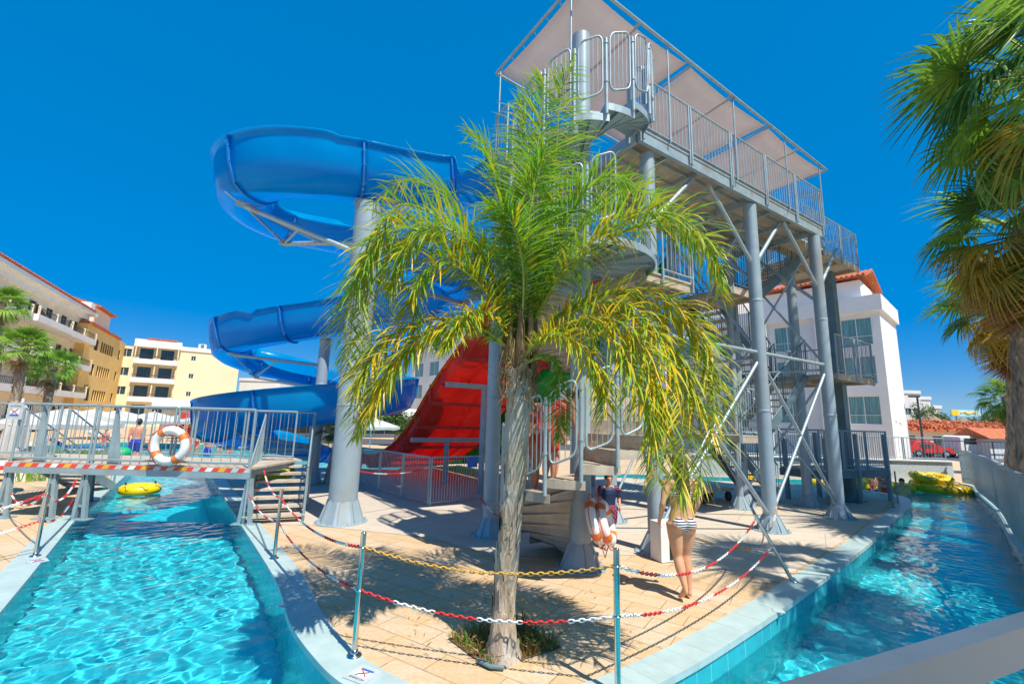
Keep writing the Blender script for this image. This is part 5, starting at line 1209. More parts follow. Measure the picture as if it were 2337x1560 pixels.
# parked vehicles on the street
def vehicle(c,L,W,H,label,cat,mt,van=True,nm='parked_car'):
    o=thing(nm,label,cat,(c[0],c[1],0)); x,y=c; b=MB()
    if van: pr=[(-L/2,.35),(-L/2,.95),(-L/2+.08,H-.12),(-L/2+.35,H),(L/2-1.45,H),(L/2-.72,1.15),(L/2-.1,.98),(L/2,.7),(L/2,.35)]
    else: pr=[(-L/2,.35),(-L/2+.02,.85),(-L/2+.35,.95),(-L/2+.75,H-.04),(-L/2+1.1,H),(L/2-2.0,H),(L/2-1.15,.98),(L/2-.2,.85),(L/2,.65),(L/2,.35)]
    n=len(pr)
    rows=[]
    for yy,ins in((-W/2,.10),(-W/2+.12,0.0),(W/2-.12,0.0),(W/2,.10)):
        rows.append([V(x+a*(1-.03*(ins>0)),y+yy,z-(ins*.8 if z>H*.8 else 0)) for a,z in pr])
    vs=[q for r in rows for q in r]; b.add(vs,[(r*n+k,r*n+(k+1)%n,(r+1)*n+(k+1)%n,(r+1)*n+k) for r in range(3) for k in range(n)]); b.add(rows[0],[tuple(range(n))]); b.add(rows[3],[tuple(range(n))[::-1]]); b.build('body',M[mt],o,True)
    for a in(-L*.31,L*.31):
        for yy in(-W/2+.08,W/2-.08): 
            b=MB(); b.cyl((x+a,y+yy-.1,.32),(x+a,y+yy+.1,.32),.32,None,18); w_=b.build('wheel',M['black'],o); b=MB(); b.cyl((x+a,y+yy-.112,.32),(x+a,y+yy+.112,.32),.19,None,14); b.build('rim',M['steel'],w_)
    ws=[(-L/2+.45,-L/2+1.5),(-L/2+1.6,-L/2+2.6),(L/2-2.4,L/2-1.5)] if van else [(-L/2+.95,-L/2+1.9),(-L/2+2.0,L/2-1.75)]
    for a0,a1 in ws: b=MB(); b.box((x+(a0+a1)/2,y-W/2-.003,H-.48),(a1-a0,.02,.5 if van else .34)); b.build('side_window',M['glass'],o)
    for a in(L/2-.01,): b=MB(); b.box((x+a,y-W/2+.25,.72),(.03,.3,.14)); b.build('headlight',M['glass'],o)
    b=MB(); b.box((x,y-W/2-.004,.36),(L*.9,.02,.12)); b.build('sill',M['blackp'],o)
t=PY(2228,1045,42); vehicle((t.x,t.y),4.4,1.8,1.95,'white passenger van parked behind the street railing','van','white',True,'parked_van')
t=PY(2110,1045,41); vehicle((t.x,t.y),3.9,1.7,1.45,'faded red hatchback parked left of the white van','car','redcl',False)
rd=MB(); rd.add([(-20,36,.004),(120,36,.004),(120,47,.004),(-20,47,.004)],[(0,1,2,3)]); tag(rd.build('road',mat('asphalt',(.09,.09,.09),.9,0,var=.2,scale=3)),kind='structure')
sr=thing('railing','street railing of dark upright bars beside the white van','railing',(45,39.5,0)); railing((34,39.5,0),(53,39.5,0),8,parent=sr,h=1.5,sp=.3,mt='darkrail',r=.03)
# broadleaf trees
M['leaf']=leafmat('broad_leaf',(.10,.20,.03),(.035,.09,.015),.25,.5,3)
def tree(px,py,Y,r,label,seed,nm='broadleaf_tree',grp=None):
    t=PY(px,py,Y); o=thing(nm,label,'tree',(t.x,t.y,0),grp); rg=np.random.default_rng(seed); b=MB(); cz0=max(1.2,t.z-r*.2)
    trunk(b,[V(t.x,t.y,-.05),V(t.x+.1,t.y,cz0*.6),V(t.x,t.y,cz0)],[.2,.15,.12],10,.02,seed)
    for k in range(6): a=rg.uniform(0,6.28); b.tube([V(t.x,t.y,cz0*.8),V(t.x+math.cos(a)*r*.4,t.y+math.sin(a)*r*.4,cz0+r*.3),V(t.x+math.cos(a)*r*.7,t.y+math.sin(a)*r*.7,cz0+r*.5)],[.08,.05,.02],6)
    b.build('trunk',M['bark'],o); b=MB()
    cl=[(t+V(rg.normal(0,.42)*r,rg.normal(0,.42)*r,rg.normal(0,.28)*r),r*rg.uniform(.28,.48)) for _ in range(26)]
    for c,cr in cl:
        for k in range(150):
            d=V(rg.normal(),rg.normal(),rg.normal()).normalized(); q=c+d*cr*rg.uniform(.6,1.05); s=rg.uniform(.06,.12)*max(1,r/2.2); x=V(rg.normal(),rg.normal(),rg.normal()).normalized(); y=x.cross(d).normalized()
            if q.z<.2: continue
            b.add([q-x*s,q+y*s*.6,q+x*s,q-y*s*.6],[(0,1,2,3)])
    b.build('crown',M['leaf'],o)
tree(2278,962,58,2.4,'round green tree beside the fan palm trunks on the right',1); tree(2110,955,68,2.6,'green tree below the white terraced villa',2); tree(2060+90,966,70,1.8,'small dark tree left of the billboard post',4); tree(905,960,36,1.3,'small green tree behind the red slide foot',5)
tree(140,885,52,2.0,'low green tree in front of the orange hotel wing',6); tree(2222,966,72,1.4,'small dark tree below the billboard',7)

# air conditioning boxes on roofs and the hotel wall
def aircon(c,label):
    o=thing('air_conditioner',label,'air conditioner',c,None); b=MB(); b.box(V(c)+V(0,0,.4),(1.0,.45,.8)); b.build('casing',M['white'],o); b=MB(); b.cyl(V(c)+V(.15,-.23,.42),V(c)+V(.15,-.25,.42),.3,None,16); b.build('fan_grille',M['steeld'],o)
q=fy.p(10,H3-.298,-1.0); aircon((q.x,q.y,q.z),'white air conditioner on roof of the yellow hotel block, left'); q=fy.p(12.4,H3-.298,-1.4); aircon((q.x,q.y,q.z),'white air conditioner on roof of the yellow hotel block, right')
q=fw_.p(13,HW+3.4,-1.6); aircon((q.x,q.y,q.z),'white air conditioner on the white hotel stair head')
# ================================================================ people
def ellring(c,t,side,rx,ry,n=14):
    t=Vector(t).normalized(); s=Vector(side); s=(s-t*s.dot(t)); s=s.normalized() if s.length>1e-5 else t.orthogonal().normalized(); f=t.cross(s)
    return [c+s*(math.cos(2*PI*k/n)*rx)+f*(math.sin(2*PI*k/n)*ry) for k in range(n)]
def loft(b,secs,side,n=14,m=0):   # secs: [(center,rx,ry)]
    N=len(secs); vs=[]
    for i,(c,rx,ry) in enumerate(secs):
        t=Vector(secs[min(i+1,N-1)][0])-Vector(secs[max(i-1,0)][0]); vs+=ellring(Vector(c),t,side,rx,ry,n)
    fs=[(i*n+k,i*n+(k+1)%n,(i+1)*n+(k+1)%n,(i+1)*n+k) for i in range(N-1) for k in range(n)]+[tuple(range(n))[::-1],tuple(range((N-1)*n,N*n))]
    b.add(vs,fs,m,True)
def remesh(o,vox,sm=4):
    md=o.modifiers.new('r','REMESH'); md.mode='VOXEL'; md.voxel_size=vox; md.use_smooth_shade=True
    if sm: m2=o.modifiers.new('s','SMOOTH'); m2.iterations=sm; m2.factor=.5
    return o
def person(label,loc,face,H=1.65,J=None,skin='skin',clothes=(),hair='hair',hairlen=0,fem=True,vox=.013,hands=True,cat='person',grp=None,lift=0):
    """body from joints in a local frame: x = the person's right, y = forward, z = up, unit height 1.0 = H"""
    root=thing('person',label,cat,loc,grp); fx=Vector((math.sin(face),math.cos(face),0)); rx_=Vector((fx.y,-fx.x,0)); L0=Vector(loc)
    def W(p): return L0+(rx_*p[0]+fx*p[1]+Vector((0,0,p[2])))*H
    D=dict(pel=(0,0,.53),wai=(0,0,.615),che=(0,.0,.72),shc=(0,-.005,.80),nek=(0,0,.845),hed=(0,.012,.925))
    for s,g in(('r',1),('l',-1)):
        D['hip'+s]=(.055*g,0,.52); D['kne'+s]=(.06*g,.012,.285); D['ank'+s]=(.06*g,-.01,.045); D['toe'+s]=(.075*g,.10,.012)
        D['sho'+s]=(.105*g if fem else .118*g,0,.80); D['elb'+s]=(.135*g,-.01,.63); D['wri'+s]=(.14*g,.03,.49)
    D.update(J or {}); J=D; v={k:W(q) for k,q in J.items()}; b=MB(); S_=rx_
    hw=.098 if fem else .092; ww=.076 if fem else .085; cw=.088 if fem else .10
    tr=[(v['pel']-(v['wai']-v['pel'])*.75,hw*.55*H,.05*H),(v['pel']-(v['wai']-v['pel'])*.35,hw*.95*H,.066*H),(v['pel'],hw*H,.064*H),(v['pel'].lerp(v['wai'],.55),(hw+ww)/2*H,.055*H),(v['wai'],ww*H,.05*H),(v['wai'].lerp(v['che'],.5),(ww+cw)/2*H,.055*H),(v['che'],cw*H,.060*H),(v['shc'].lerp(v['che'],.35),cw*1.02*H,.055*H),(v['shc'],.085*H,.045*H),(v['shc'].lerp(v['nek'],.5),.045*H,.036*H),(v['nek'],.031*H,.031*H),(v['hed'],.028*H,.030*H)]
    loft(b,tr,S_,18)
    def limb(a,c,e,r,seg=6):
        pts_l=[]
        for i in range(seg+1): pts_l.append((a.lerp(c,i/seg),i/seg*.5))
        for i in range(1,seg+1): pts_l.append((c.lerp(e,i/seg),.5+i/seg*.5))
        return [(p,np.interp(s,[0,.12,.25,.42,.5,.58,.70,.85,1.0],r)*H,np.interp(s,[0,.12,.25,.42,.5,.58,.70,.85,1.0],r)*H) for p,s in pts_l]
    legr=[.060,.058,.052,.040,.034,.036,.037,.025,.019] if fem else [.056,.054,.049,.038,.034,.037,.036,.025,.020]
    armr=[.030,.029,.027,.022,.021,.023,.021,.017,.014]
    for s in 'rl':
        loft(b,limb(v['hip'+s],v['kne'+s],v['ank'+s],legr),S_,14)
        a,t=v['ank'+s],v['toe'+s]; d=(t-a); dn=Vector((d.x,d.y,0)); dn=dn.normalized() if dn.length>1e-4 else fx
        heel=a-dn*.022*H-Vector((0,0,.018*H)); 
        loft(b,[(heel,.014*H,.016*H),(a+dn*.012*H-Vector((0,0,.012*H)),.020*H,.024*H),(a.lerp(t,.55)-Vector((0,0,.0)),.023*H,.017*H),(t.lerp(a,.12),.026*H,.011*H),(t+dn*.012*H,.018*H,.007*H)],dn.cross(Vector((0,0,1))),12)
        loft(b,[(v['shc'].lerp(v['sho'+s],.3),.03*H,.03*H),(v['sho'+s],.033*H,.033*H),(v['sho'+s].lerp(v['elb'+s],.1),.031*H,.031*H)],fx,12)
        loft(b,limb(v['sho'+s],v['elb'+s],v['wri'+s],armr),S_,12)
        # hand: palm, four unequal fingers and a thumb
        d=(v['wri'+s]-v['elb'+s]).normalized(); sd=fx-d*fx.dot(d); sd=sd.normalized() if sd.length>.1 else rx_; pn=d.cross(sd); w=v['wri'+s]
        loft(b,[(w-d*.01*H,.015*H,.012*H),(w+d*.02*H,.021*H,.010*H),(w+d*.045*H,.023*H,.009*H)],sd,10)
        if hands:
            g=1 if s=='r' else -1
            for k,ln in enumerate((.040,.046,.043,.034)):
                o=sd*(.0165-.011*k)*H; p0=w+d*.040*H+o; cur=pn*(-g); p1=p0+d*ln*.55*H+cur*.004*H+o*.15; p2=p1+d*ln*.38*H+cur*.014*H
                loft(b,[(p0,.0058*H,.0058*H),(p1,.0054*H,.0054*H),(p2,.0042*H,.0042*H)],sd,8)
            p0=w+d*.012*H+sd*.016*H; loft(b,[(p0,.007*H,.007*H),(p0+d*.018*H+sd*.014*H,.0062*H,.0062*H),(p0+d*.036*H+sd*.017*H,.0048*H,.0048*H)],d,8)
    # head
    h=v['hed']; hx=(v.get('look',None)); up_=(v['hed']-v['nek']).normalized(); ff=fx if 'look' not in v else (v['look']-h).normalized(); ff=(ff-up_*ff.dot(up_)).normalized(); sx=ff.cross(up_)
    hs=.066*H; c=h+up_*.0*H; AX=(sx,ff,up_)
    b.sphere(c+up_*.012*H-ff*.006*H,hs,16,0,(.80,.98,1.0),AX); loft(b,[(c-up_*.064*H+ff*.026*H,.022*H,.026*H),(c-up_*.045*H+ff*.020*H,.036*H,.042*H),(c-up_*.01*H+ff*.008*H,.046*H,.056*H)],sx,12)
    loft(b,[(c+up_*.014*H+ff*.056*H,.006*H,.006*H),(c-up_*.006*H+ff*.066*H,.008*H,.008*H),(c-up_*.016*H+ff*.062*H,.010*H,.006*H)],sx,8)
    for g in(-1,1): b.sphere(c+sx*g*.053*H-up_*.004*H-ff*.004*H,.016*H,8,0,(.35,.7,1.0),AX); b.sphere(c+sx*g*.02*H+up_*.020*H+ff*.050*H,.012*H,8,0,(1.2,.8,.5),AX)
    if fem:
        for g in(-1,1): b.sphere(v['che']+rx_*g*.042*H+fx*.042*H+Vector((0,0,.008*H)),.042*H,12); b.sphere(v['pel']+rx_*g*.043*H-fx*.036*H-Vector((0,0,.022*H)),.054*H,12)
    bo=remesh(b.build('body',M[skin],root),vox,5)
    # face
    b=MB(); 
    for g in(-1,1): b.sphere(c+sx*g*.0225*H+up_*.006*H+ff*.0545*H,.0075*H,8,0,(1.2,.6,.8),AX)
    b.build('eyes',M['eye'],root); b=MB(); b.sphere(c-up_*.034*H+ff*.057*H,.014*H,8,0,(1.1,.5,.32),AX); b.build('mouth',M['lip'],root)
    if hair:
        b=MB(); b.sphere(c+up_*.018*H-ff*.012*H,hs*1.06,16,0,(.84,.98,1.0),AX)
        if hairlen: loft(b,[(c-ff*.03*H+up_*.03*H,.05*H,.04*H),(c-ff*.045*H-up_*.05*H,.052*H,.028*H),(v['shc']-fx*.055*H-Vector((0,0,hairlen*H*.5)),.05*H,.022*H),(v['shc']-fx*.055*H-Vector((0,0,hairlen*H)),.025*H,.012*H)],sx,12)
        ho=remesh(b.build('hair',M[hair],root),vox,2)
        # cut the hair cap away from the face with a lower front: keep it behind the brow by shifting back
    def tsec(z0,z1,off=.006):   # torso slice with offset, by index range
        out=[]
        for p,a,e in tr[z0:z1]: out.append((p,a+off*H,e+off*H))
        return out
    for kind,mt in clothes:
        b=MB()
        if kind=='brief':
            loft(b,tsec(0,3,.0045) if fem else tsec(0,4,.0045),S_,18)
            if fem:
                for g in(-1,1): b.sphere(v['pel']+rx_*g*.040*H-fx*.036*H-Vector((0,0,.018*H)),.055*H,12)
            # keep only a band: trims come from the sphere tops
        elif kind=='bikini_top':
            for g in(-1,1): b.sphere(v['che']+rx_*g*.042*H+fx*.044*H+Vector((0,0,.008*H)),.045*H,12)
            loft(b,[(v['che']-Vector((0,0,.012*H)),cw*1.05*H,.0635*H),(v['che']+Vector((0,0,.012*H)),cw*1.05*H,.0635*H)],S_,18)
        elif kind=='trunks':
            loft(b,tsec(0,4,.009),S_,18)
            for s in 'rl': loft(b,[(q,r1+.013*H,r2+.013*H) for q,r1,r2 in limb(v['hip'+s],v['kne'+s],v['ank'+s],legr)[:6]],S_,14)
        elif kind=='vest':
            loft(b,tsec(3,10,.009),S_,18)
            for s in 'rl': loft(b,[(v['sho'+s].lerp(v['shc'],.35),.040*H,.040*H)]+[(q,r1+.009*H,r2+.009*H) for q,r1,r2 in limb(v['sho'+s],v['elb'+s],v['wri'+s],armr)[:6]],S_,12)
        elif kind=='onepiece':
            loft(b,tsec(1,9,.006),S_,18)
        remesh(b.build({'brief':'swim_briefs','bikini_top':'bikini_top','trunks':'swim_trunks','vest':'rash_vest','onepiece':'swimsuit'}[kind],M[mt],root),vox*.8,3)
    return root
# woman walking away, her upper half behind the hanging frond
hd=R(-8)
person('woman in striped bikini walking away barefoot beside the hanging palm frond',(2.13,5.86,0),hd,1.66,dict(pel=(0,0,.525),kner=(.045,.03,.285),ankr=(.04,-.005,.048),toer=(.045,.085,.012),knel=(-.035,.005,.28),ankl=(-.03,-.085,.085),toel=(-.035,-.015,.012),elbr=(.15,.02,.65),wrir=(.13,.09,.54),elbl=(-.15,-.02,.65),wril=(-.14,.05,.53)),'skin',(('brief','bikini'),('bikini_top','bikini')),'hair',.12)
# boy walking towards the viewer below the stairs
person('boy in navy rash vest and striped trunks walking out from below the spiral staircase',(1.70,8.0,0),R(176),1.20,dict(kner=(.06,.07,.29),ankr=(.06,.05,.05),toer=(.075,.15,.015),knel=(-.055,.02,.29),ankl=(-.055,-.10,.09),toel=(-.06,-.02,.015),elbr=(.155,-.03,.65),wrir=(.15,.03,.52),elbl=(-.15,.0,.65),wril=(-.13,.09,.54)),'skin2',(('vest','navy'),('trunks','shorts')),'hair',0,False)
b=MB(); b.box((1.53,7.90,.62),(.10,.05,.14)); b.sphere((1.53,7.88,.70),.045,8); tag(b.build('toy',[M['yellow']]),'small yellow toy held at the side of the boy','toy')
# two bathers climbing the spiral stairs
def stair_at(th): 
    k=min(range(24),key=lambda i:abs(STEPS[i][0]-th)); return STEPS[k]
t0,z0,_=stair_at(R(-168)); q=sp_(t0+dth*.5,.86,z0)
person('woman in coral bikini coming down spiral stairs, half hidden by the palm trunk',(q.x,q.y,q.z),R(172),1.62,dict(kner=(.05,.06,.30),elbr=(.17,-.02,.66),wrir=(.2,.08,.62)),'skin2',(('brief','coral'),('bikini_top','coral')),'hair',.08)
t0,z0,_=stair_at(R(-135)); q=sp_(t0+dth*.5,.74,z0)
person('bather in red swimwear bending forward on the spiral stairs beside the central pole',(q.x,q.y,q.z),R(60),1.60,dict(pel=(0,-.06,.52),wai=(0,-.02,.60),che=(0,.07,.67),shc=(0,.14,.72),nek=(0,.18,.745),hed=(0,.235,.79),shor=(.105,.14,.72),shol=(-.105,.14,.72),elbr=(.12,.17,.56),wrir=(.11,.22,.44),elbl=(-.12,.17,.56),wril=(-.11,.22,.44),hipr=(.055,-.06,.52),hipl=(-.055,-.06,.52)),'skin2',(('onepiece','redcl'),('trunks','redcl')),'hair',0)
# man by the left pool
p=PY(307,1028,17.5); person('man in blue swim trunks standing by the left pool, facing away',(p.x,p.y,0.0),R(-20),1.75,None,'skin2',(('trunks','bluecl'),),'hair',0,False,.02,False)
# bathers in the far water on the right
def wader(x,y,face,label,skin,cl,mt,h=1.6,z=-1.1,fem=True): return person(label,(x,y,z),face,h,None,skin,((cl,mt),),'hair',0,fem,.022,False)
wader(*P(2022,1128,-.22).xy,R(200),'bather in red swimsuit sitting low at corner of the right bank','skin2','onepiece','redcl',1.5,-1.0); wader(*P(1996,1118,-.22).xy,R(160),'bather with bare shoulders in the water behind red swimsuit','skin2','trunks','bluecl',1.55,-1.08,False); wader(*P(2010,1112,-.22).xy,R(100),'bather farthest back in the group at right bank corner','skin','onepiece','coral',1.5,-1.0); wader(*P(2062,1132,-.22).xy,R(230),'dark haired bather nearest the right channel corner','skin','trunks','bluecl',1.55,-1.15,False)
# bathers and sunbathers around the left pool
rg=np.random.default_rng(77)
cl_=[('onepiece','redcl'),('trunks','bluecl'),('brief','coral'),('onepiece','navy'),('trunks','redcl')]
for k,(px,Y,lab) in enumerate(((452,27,'bather in red left of blue slide, by the pool edge'),(478,26,'bather in blue trunks by the far pool edge'),(505,28,'bather in coral by the far pool edge'),(528,27,'bather in navy nearest the blue slide at the far pool edge'),(425,34,'bather in red trunks beyond the lifebuoy'),(240,30,'bather in red swimsuit by the parasols'),(365,33,'bather in blue trunks beyond the bridge railing'))):
    p=PY(px,1000,Y); kd,mt=cl_[k%5]; o=person(lab,(p.x,p.y,0 if Y>31.2 else -.75),R(float(rg.uniform(120,240))),1.68,None,'skin2' if k%2 else 'skin',((kd,mt),),'hair',0,kd!='trunks',.03,False)
# ================================================================ swim rings
M['print']=M['blackp']
def swimring(c,label,R0=.36,r=.19,tilt=(0,0),rot=0.0):
    c=Vector(c); o=thing('swim_ring',label,'swim ring',c,'yellow swim rings'); Z=V(tilt[0],tilt[1],1).normalized(); X=Z.orthogonal().normalized(); X=(X*math.cos(rot)+Z.cross(X)*math.sin(rot)); Y=Z.cross(X); ax=(X,Y,Z)
    b=MB(); b.torus(c,R0,r,ax,40,16,0,None,.85); b.build('tube',M['yellow'],o)
    b=MB()   # black wave print on the upper outside
    for k in range(7):
        a0=2*PI*k/7; pts_=[]
        for i in range(7):
            a=a0+.52*i/6; g=.55+.42*math.sin(i/6*2*PI); d=X*math.cos(a)+Y*math.sin(a); pts_.append(c+d*(R0+(r+.002)*math.cos(g))+Z*((r+.002)*math.sin(g)*.85))
        b.tube(pts_,[.003,.008,.011,.009,.011,.008,.003],5)
    b.build('wave_print',M['blackp'],o)
    for s in(0,PI):
        b=MB(); d=X*math.cos(s)+Y*math.sin(s); t=Z.cross(d); q=c+d*R0+Z*r*.85; b.tube([q-t*.09,q-t*.06+Z*.05,q+t*.06+Z*.05,q+t*.09],.014,6); b.build('handle',M['black'],o)
    return o
p=P(318,1124,-.22); swimring((p.x,p.y,-.12),'yellow swim ring with black waves floating alone in the left channel',.33,.165)
p=P(620,1093,0); swimring((p.x,p.y,.17),'yellow swim ring lying on the deck behind right bridge steps',.38,.19,(0,-.1))
for (px,py,z,lab,ti,r0) in ((2045,1108,-.08,'yellow swim ring nearest the bathers on right',(0,.05),.42),(2128,1104,-.05,'large yellow swim ring in front of the retaining wall, lower of the pile',(.05,-.1),.5),(2110,1084,.22,'yellow swim ring on top of pile, left',(.1,-.25),.34),(2138,1086,.20,'yellow swim ring on top of pile, right',(-.1,-.2),.34),(2176,1112,-.08,'yellow swim ring with dark print floating right of the pile',(.1,-.1),.42),(1885,1108,-.08,'yellow swim ring behind the last tower column',(0,0),.42),(1942,1108,-.08,'yellow swim ring just right of last tower column',(0,0),.42),(1988,1103,-.02,'yellow swim ring tilted upright behind the bathers',(.3,-.5),.36),(1712,1085,.0,'yellow swim ring glimpsed between tower columns',(0,-.2),.4)):
    p=PY(px,py,18.6 if px>2030 else 18.9); swimring((p.x,p.y,max(z,-.12) if z<0.1 else z+.08),lab,r0,r0*.48,ti,px*.01)
p=PY(2235,1110,18.4); b=MB(); b.lathe((p.x,p.y,-.16),[(0,.10),(.5,.10),(.62,.05),(.62,-.02),(0,-.03)][::-1],24); tag(b.build('float_mat',mat('lime_vinyl',(.12,.75,.15),.35)),'lime green float mat at the end of right channel','float'); 
p=PY(2262,1106,18.8); swimring((p.x,p.y,-.08),'small yellow swim ring beside the green float mat',.3,.15)
# ================================================================ parasols, loungers, bin, hedge on the left terrace
M['canvas']=leafmat('white_canvas',(.74,.72,.68),(.68,.66,.62),.3,.8,2)
def parasol(x,y,s,h,label):
    o=thing('parasol',label,'parasol',(x,y,0),'white parasols by the left pool'); b=MB(); t=V(x,y,h+.55*s/1.4); q=[V(x-s,y-s,h),V(x+s,y-s,h),V(x+s,y+s,h),V(x-s,y+s,h)]
    n=6
    for k in range(4):
        a,c=q[k],q[(k+1)%4]; vs=[];fs=[]
        for i in range(n+1):
            for j in range(n+1):
                e=a.lerp(c,j/n); w=t.lerp(e,i/n); sag=.10*s*math.sin(PI*i/n)*math.sin(PI*j/n)+.05*(i/n)*math.sin(PI*j/n); vs.append(w-V(0,0,sag))
        for i in range(n):
            for j in range(n): fs.append((i*(n+1)+j,i*(n+1)+j+1,(i+1)*(n+1)+j+1,(i+1)*(n+1)+j))
        b.add(vs,fs,0,True)
        m_=[a.lerp(c,j/n)-V(0,0,.05*math.sin(PI*j/n)) for j in range(n+1)]; b.add([z for z in m_]+[z-V(0,0,.16) for z in m_],[(j,j+1,n+2+j,n+1+j) for j in range(n)])
    cn_=b.build('canvas',M['canvas'],o); md=cn_.modifiers.new('s','SOLIDIFY'); md.thickness=.006
    b=MB(); b.cyl((x,y,.05),(x,y,t.z+.08),.03,None,8); b.build('pole',M['white'],o); b=MB(); b.box((x,y,.04),(.5,.5,.08)); b.build('base',M['plate'],o)
    b=MB()
    for z in q: b.cyl(V(x,y,h+.2),z-V(0,0,.02),.014,None,5)
    b.build('ribs',M['white'],o); return o
for px,py,Y,s,lab in((150,975,24,1.5,'white parasol nearest the left end of bridge, behind its railing'),(265,985,27,1.5,'white parasol behind the swim trunks man'),(345,985,29,1.4,'white parasol just left of the lifebuoy'),(480,985,34,1.5,'white parasol under the blue slide'),(130,990,17.5,1.35,'low white parasol behind the hedge'),(210,965,34,1.6,'far white parasol in front of the pool bar'),(845,1005,30,1.5,'white parasol behind the thick slide column'),(430,978,38,1.5,'far white parasol right of the lifebuoy')):
    p=PY(px,py,Y); parasol(p.x,p.y,s,max(1.5,p.z),lab)
# closed parasol, far left
p=PY(28,1030,11.2); o=thing('parasol','closed cream parasol wrapped upright at the left end of bridge','parasol',(p.x,p.y,0)); b=MB(); vs=[]
pr_=[(.10,.85),(.23,.95),(.20,1.4),(.15,1.8),(.13,1.95),(.04,2.15)]
n=16
for r,z in pr_:
    for k in range(n): a=2*PI*k/n; rr=r*(1+.22*(k%2)); vs.append((p.x+math.cos(a)*rr,p.y+math.sin(a)*rr,z))
b.add(vs,[(i*n+k,i*n+(k+1)%n,(i+1)*n+(k+1)%n,(i+1)*n+k) for i in range(len(pr_)-1) for k in range(n)],0,False); b.build('folded_canvas',M['canvas'],o)
b=MB(); b.torus((p.x,p.y,1.62),.175,.02,(V(1,0,0),V(0,1,0),V(0,0,1)),20,6); b.build('strap',M['rope'],o); b=MB(); b.cyl((p.x,p.y,0),(p.x,p.y,2.25),.03,None,8); b.build('pole',M['white'],o)
# sun loungers
def lounger(x,y,a,label,mt):
    o=thing('sun_lounger',label,'sun lounger',(x,y,0),'sun loungers by the left pool'); d=V(math.cos(a),math.sin(a),0); s=V(-d.y,d.x,0); Z=V(0,0,1); c=V(x,y,0)
    b=MB()
    for k in(-1,1): b.bar(c-d*.95+s*k*.3+Z*.3,c+d*.95+s*k*.3+Z*.3,.04,.05)
    for t in(-.8,.8):
        for k in(-1,1): b.cyl(c+d*t+s*k*.3,c+d*t+s*k*.3+Z*.3,.02,None,6)
    b.build('frame',M['white'],o); b=MB(); b.box(c+d*.3+Z*.36,(1.3,.6,.07),(d,s,Z)); b.build('cushion',M[mt],o); b=MB(); e=(-d*.75+Z*.5).normalized(); b.box(c-d*.35+e*.33+Z*.36,(.68,.6,.07),(e,s,e.cross(s))); b.build('backrest',M[mt],o)
mts=('white','redcl','bluecl','canvas','coral'); rg=np.random.default_rng(4)
for k,(px,Y,lab) in enumerate(((14,13.2,'red cushioned sun lounger at the far left below the closed parasol'),(38,14.5,'white sun lounger left of the bridge steps'),(70,16,'white sun lounger behind the left bridge steps'),(120,18.5,'white sun lounger behind the hedge'),(180,21,'blue cushioned sun lounger behind the hedge'),(235,33,'white sun lounger by the far pool edge, left'),(330,33.5,'coral sun lounger by the far pool edge'),(410,34,'red sun lounger by the far pool edge'),(470,33,'blue sun lounger by the far pool edge'),(520,33.5,'white sun lounger by the far pool edge, right'))):
    p=PY(px,1000,Y); lounger(p.x,p.y,float(rg.uniform(-.3,.3))+R(30),lab,('redcl','white','white','canvas','bluecl','white','coral','redcl','bluecl','canvas')[k])
# green bin
p=PY(277,1035,15.8); o=thing('litter_bin','green litter bin by the left pool seen through bridge railing','bin',(p.x,p.y,0)); b=MB(); b.lathe((p.x,p.y,0),[(.20,0),(.24,.02),(.26,.55),(.25,.6)],16); b.build('body',M['green'],o); b=MB(); b.lathe((p.x,p.y,.0),[(.27,.6),(.27,.66),(.2,.78),(0,.84)],16); b.build('lid',M['green'],o); b=MB(); b.box((p.x,p.y-.235,.70),(.2,.04,.07)); b.build('slot',M['black'],o)
# low hedge of upright grasses
rg=np.random.default_rng(12); b=MB(); A=PY(95,1020,13.6); B=PY(222,1020,14.6)
for k in range(1800):
    q=A.lerp(B,rg.random()); q=V(q.x+rg.normal(0,.15),q.y+rg.normal(0,.22),0); h=rg.uniform(.35,.95); d=V(rg.normal(),rg.normal(),0)*.18; w=V(rg.normal(),rg.normal(),0).normalized()*.012
    b.add([q-w,q+w,q+d*.4+w+V(0,0,h*.6),q+d*.4-w+V(0,0,h*.6),q+d+V(0,0,h)],[(0,1,2,3),(3,2,4)])
tag(b.build('grass_border',M['fan_l']),kind='stuff')
b=MB(); b.prism([(A.x-.3,A.y-.5),(B.x+.3,B.y-.5),(B.x+.3,B.y-.35),(A.x-.3,A.y-.35)],0,.3); tag(b.build('border_kerb',M['whitew']),'low white kerb in front of the grass border','kerb')
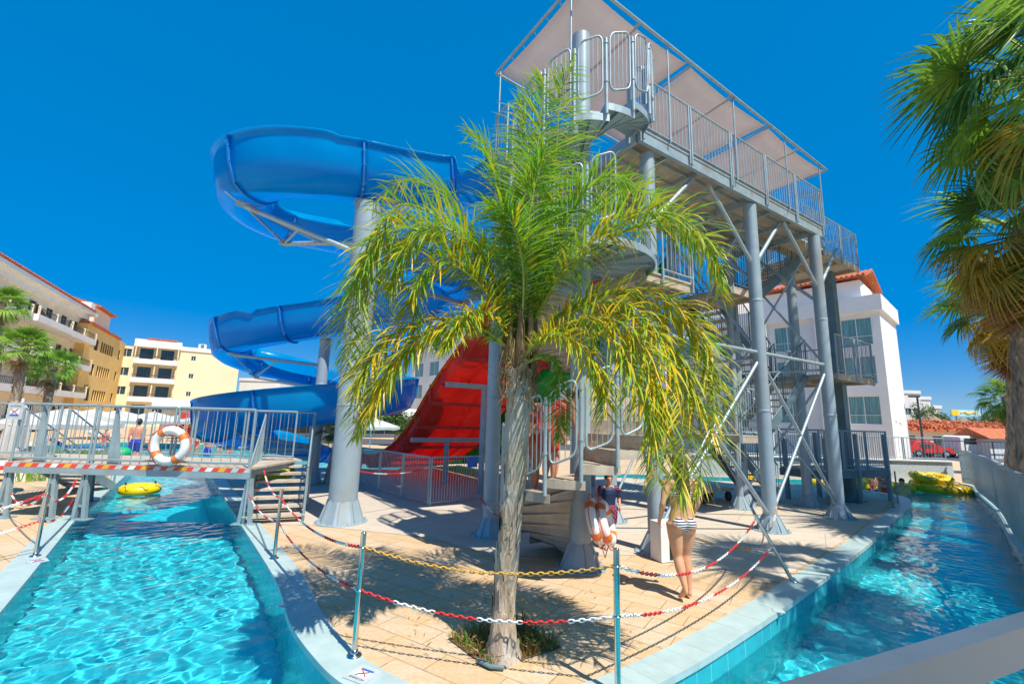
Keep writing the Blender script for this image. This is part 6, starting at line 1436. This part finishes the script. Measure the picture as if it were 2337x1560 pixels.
# red banners by the pool bar
for k,(x0,x1,y0,y1,Y) in enumerate(((412,440,941,955,37),(443,470,955,970,37.5),(443,462,972,983,38))):
    a=PY(x0,y0,Y); c=PY(x1,y1,Y); o=thing('banner',('upper left red banner by the pool bar','middle red banner hung right of the first','lowest small dark red banner by the pool bar')[k],'banner',(a.x,a.y,0)); b=MB(); b.box(((a.x+c.x)/2,Y,(a.z+c.z)/2),(c.x-a.x,.03,a.z-c.z)); b.build('cloth',M['redcl'],o); b=MB(); b.cyl((a.x-.04,Y,0),(a.x-.04,Y,a.z+.1),.03,None,6); b.build('pole',M['white'],o)
# umbrellas / tables hints of the terrace: planter posts
p=PY(745,1110,14.5); o=thing('young_tree','thin young palm stem with small tuft between the two slide columns','tree',(p.x,p.y,0)); b=MB(); trunk(b,[V(p.x,p.y,-.02),V(p.x+.08,p.y,.7),V(p.x+.2,p.y,1.75)],[.13,.07,.06],10,.015,3); b.build('trunk',M['bark'],o)
for k in range(16):
    me=FAN['g'][k%3]; q=bpy.data.objects.new('frond',me); COL.objects.link(q); q.parent=o; az=k*2.4; el=R(70-k*7); y=V(math.cos(az)*math.cos(el),math.sin(az)*math.cos(el),math.sin(el)); x=y.cross(V(0,0,1)).normalized(); z=x.cross(y); q.matrix_local=Matrix.Translation((.2,0,1.7))@Matrix(((x.x,y.x,z.x,0),(x.y,y.y,z.y,0),(x.z,y.z,z.z,0),(0,0,0,1)))@Matrix.Scale(.42,4)
# low trolley under the far columns
o=thing('trolley','low dark trolley parked below the switchback stairs','trolley',(T(5.6,2.9).x,T(5.6,2.9).y,0)); b=MB(); c=T(5.6,2.9,.32); b.box(c,(1.5,.7,.06),(U2,V2,V(0,0,1))); b.bar(c-U2*.7,c-U2*1.1+V(0,0,.5),.04,.04); b.build('platform',M['step'],o)
for s in(-.55,.55):
    for t in(-.28,.28): b=MB(); q=c+U2*s+V2*t-V(0,0,.18); b.cyl(q-V2*.03,q+V2*.03,.13,None,14); b.build('wheel',M['black'],o)

p=P(1562,1480,.0); b=MB(); b.box((p.x,p.y,.004),(.16,.10,.012),(U2,V2,V(0,0,1))); tag(b.build('floor_tile',M['white']),'single white tile set in sandstone paving near the right coping','tile')
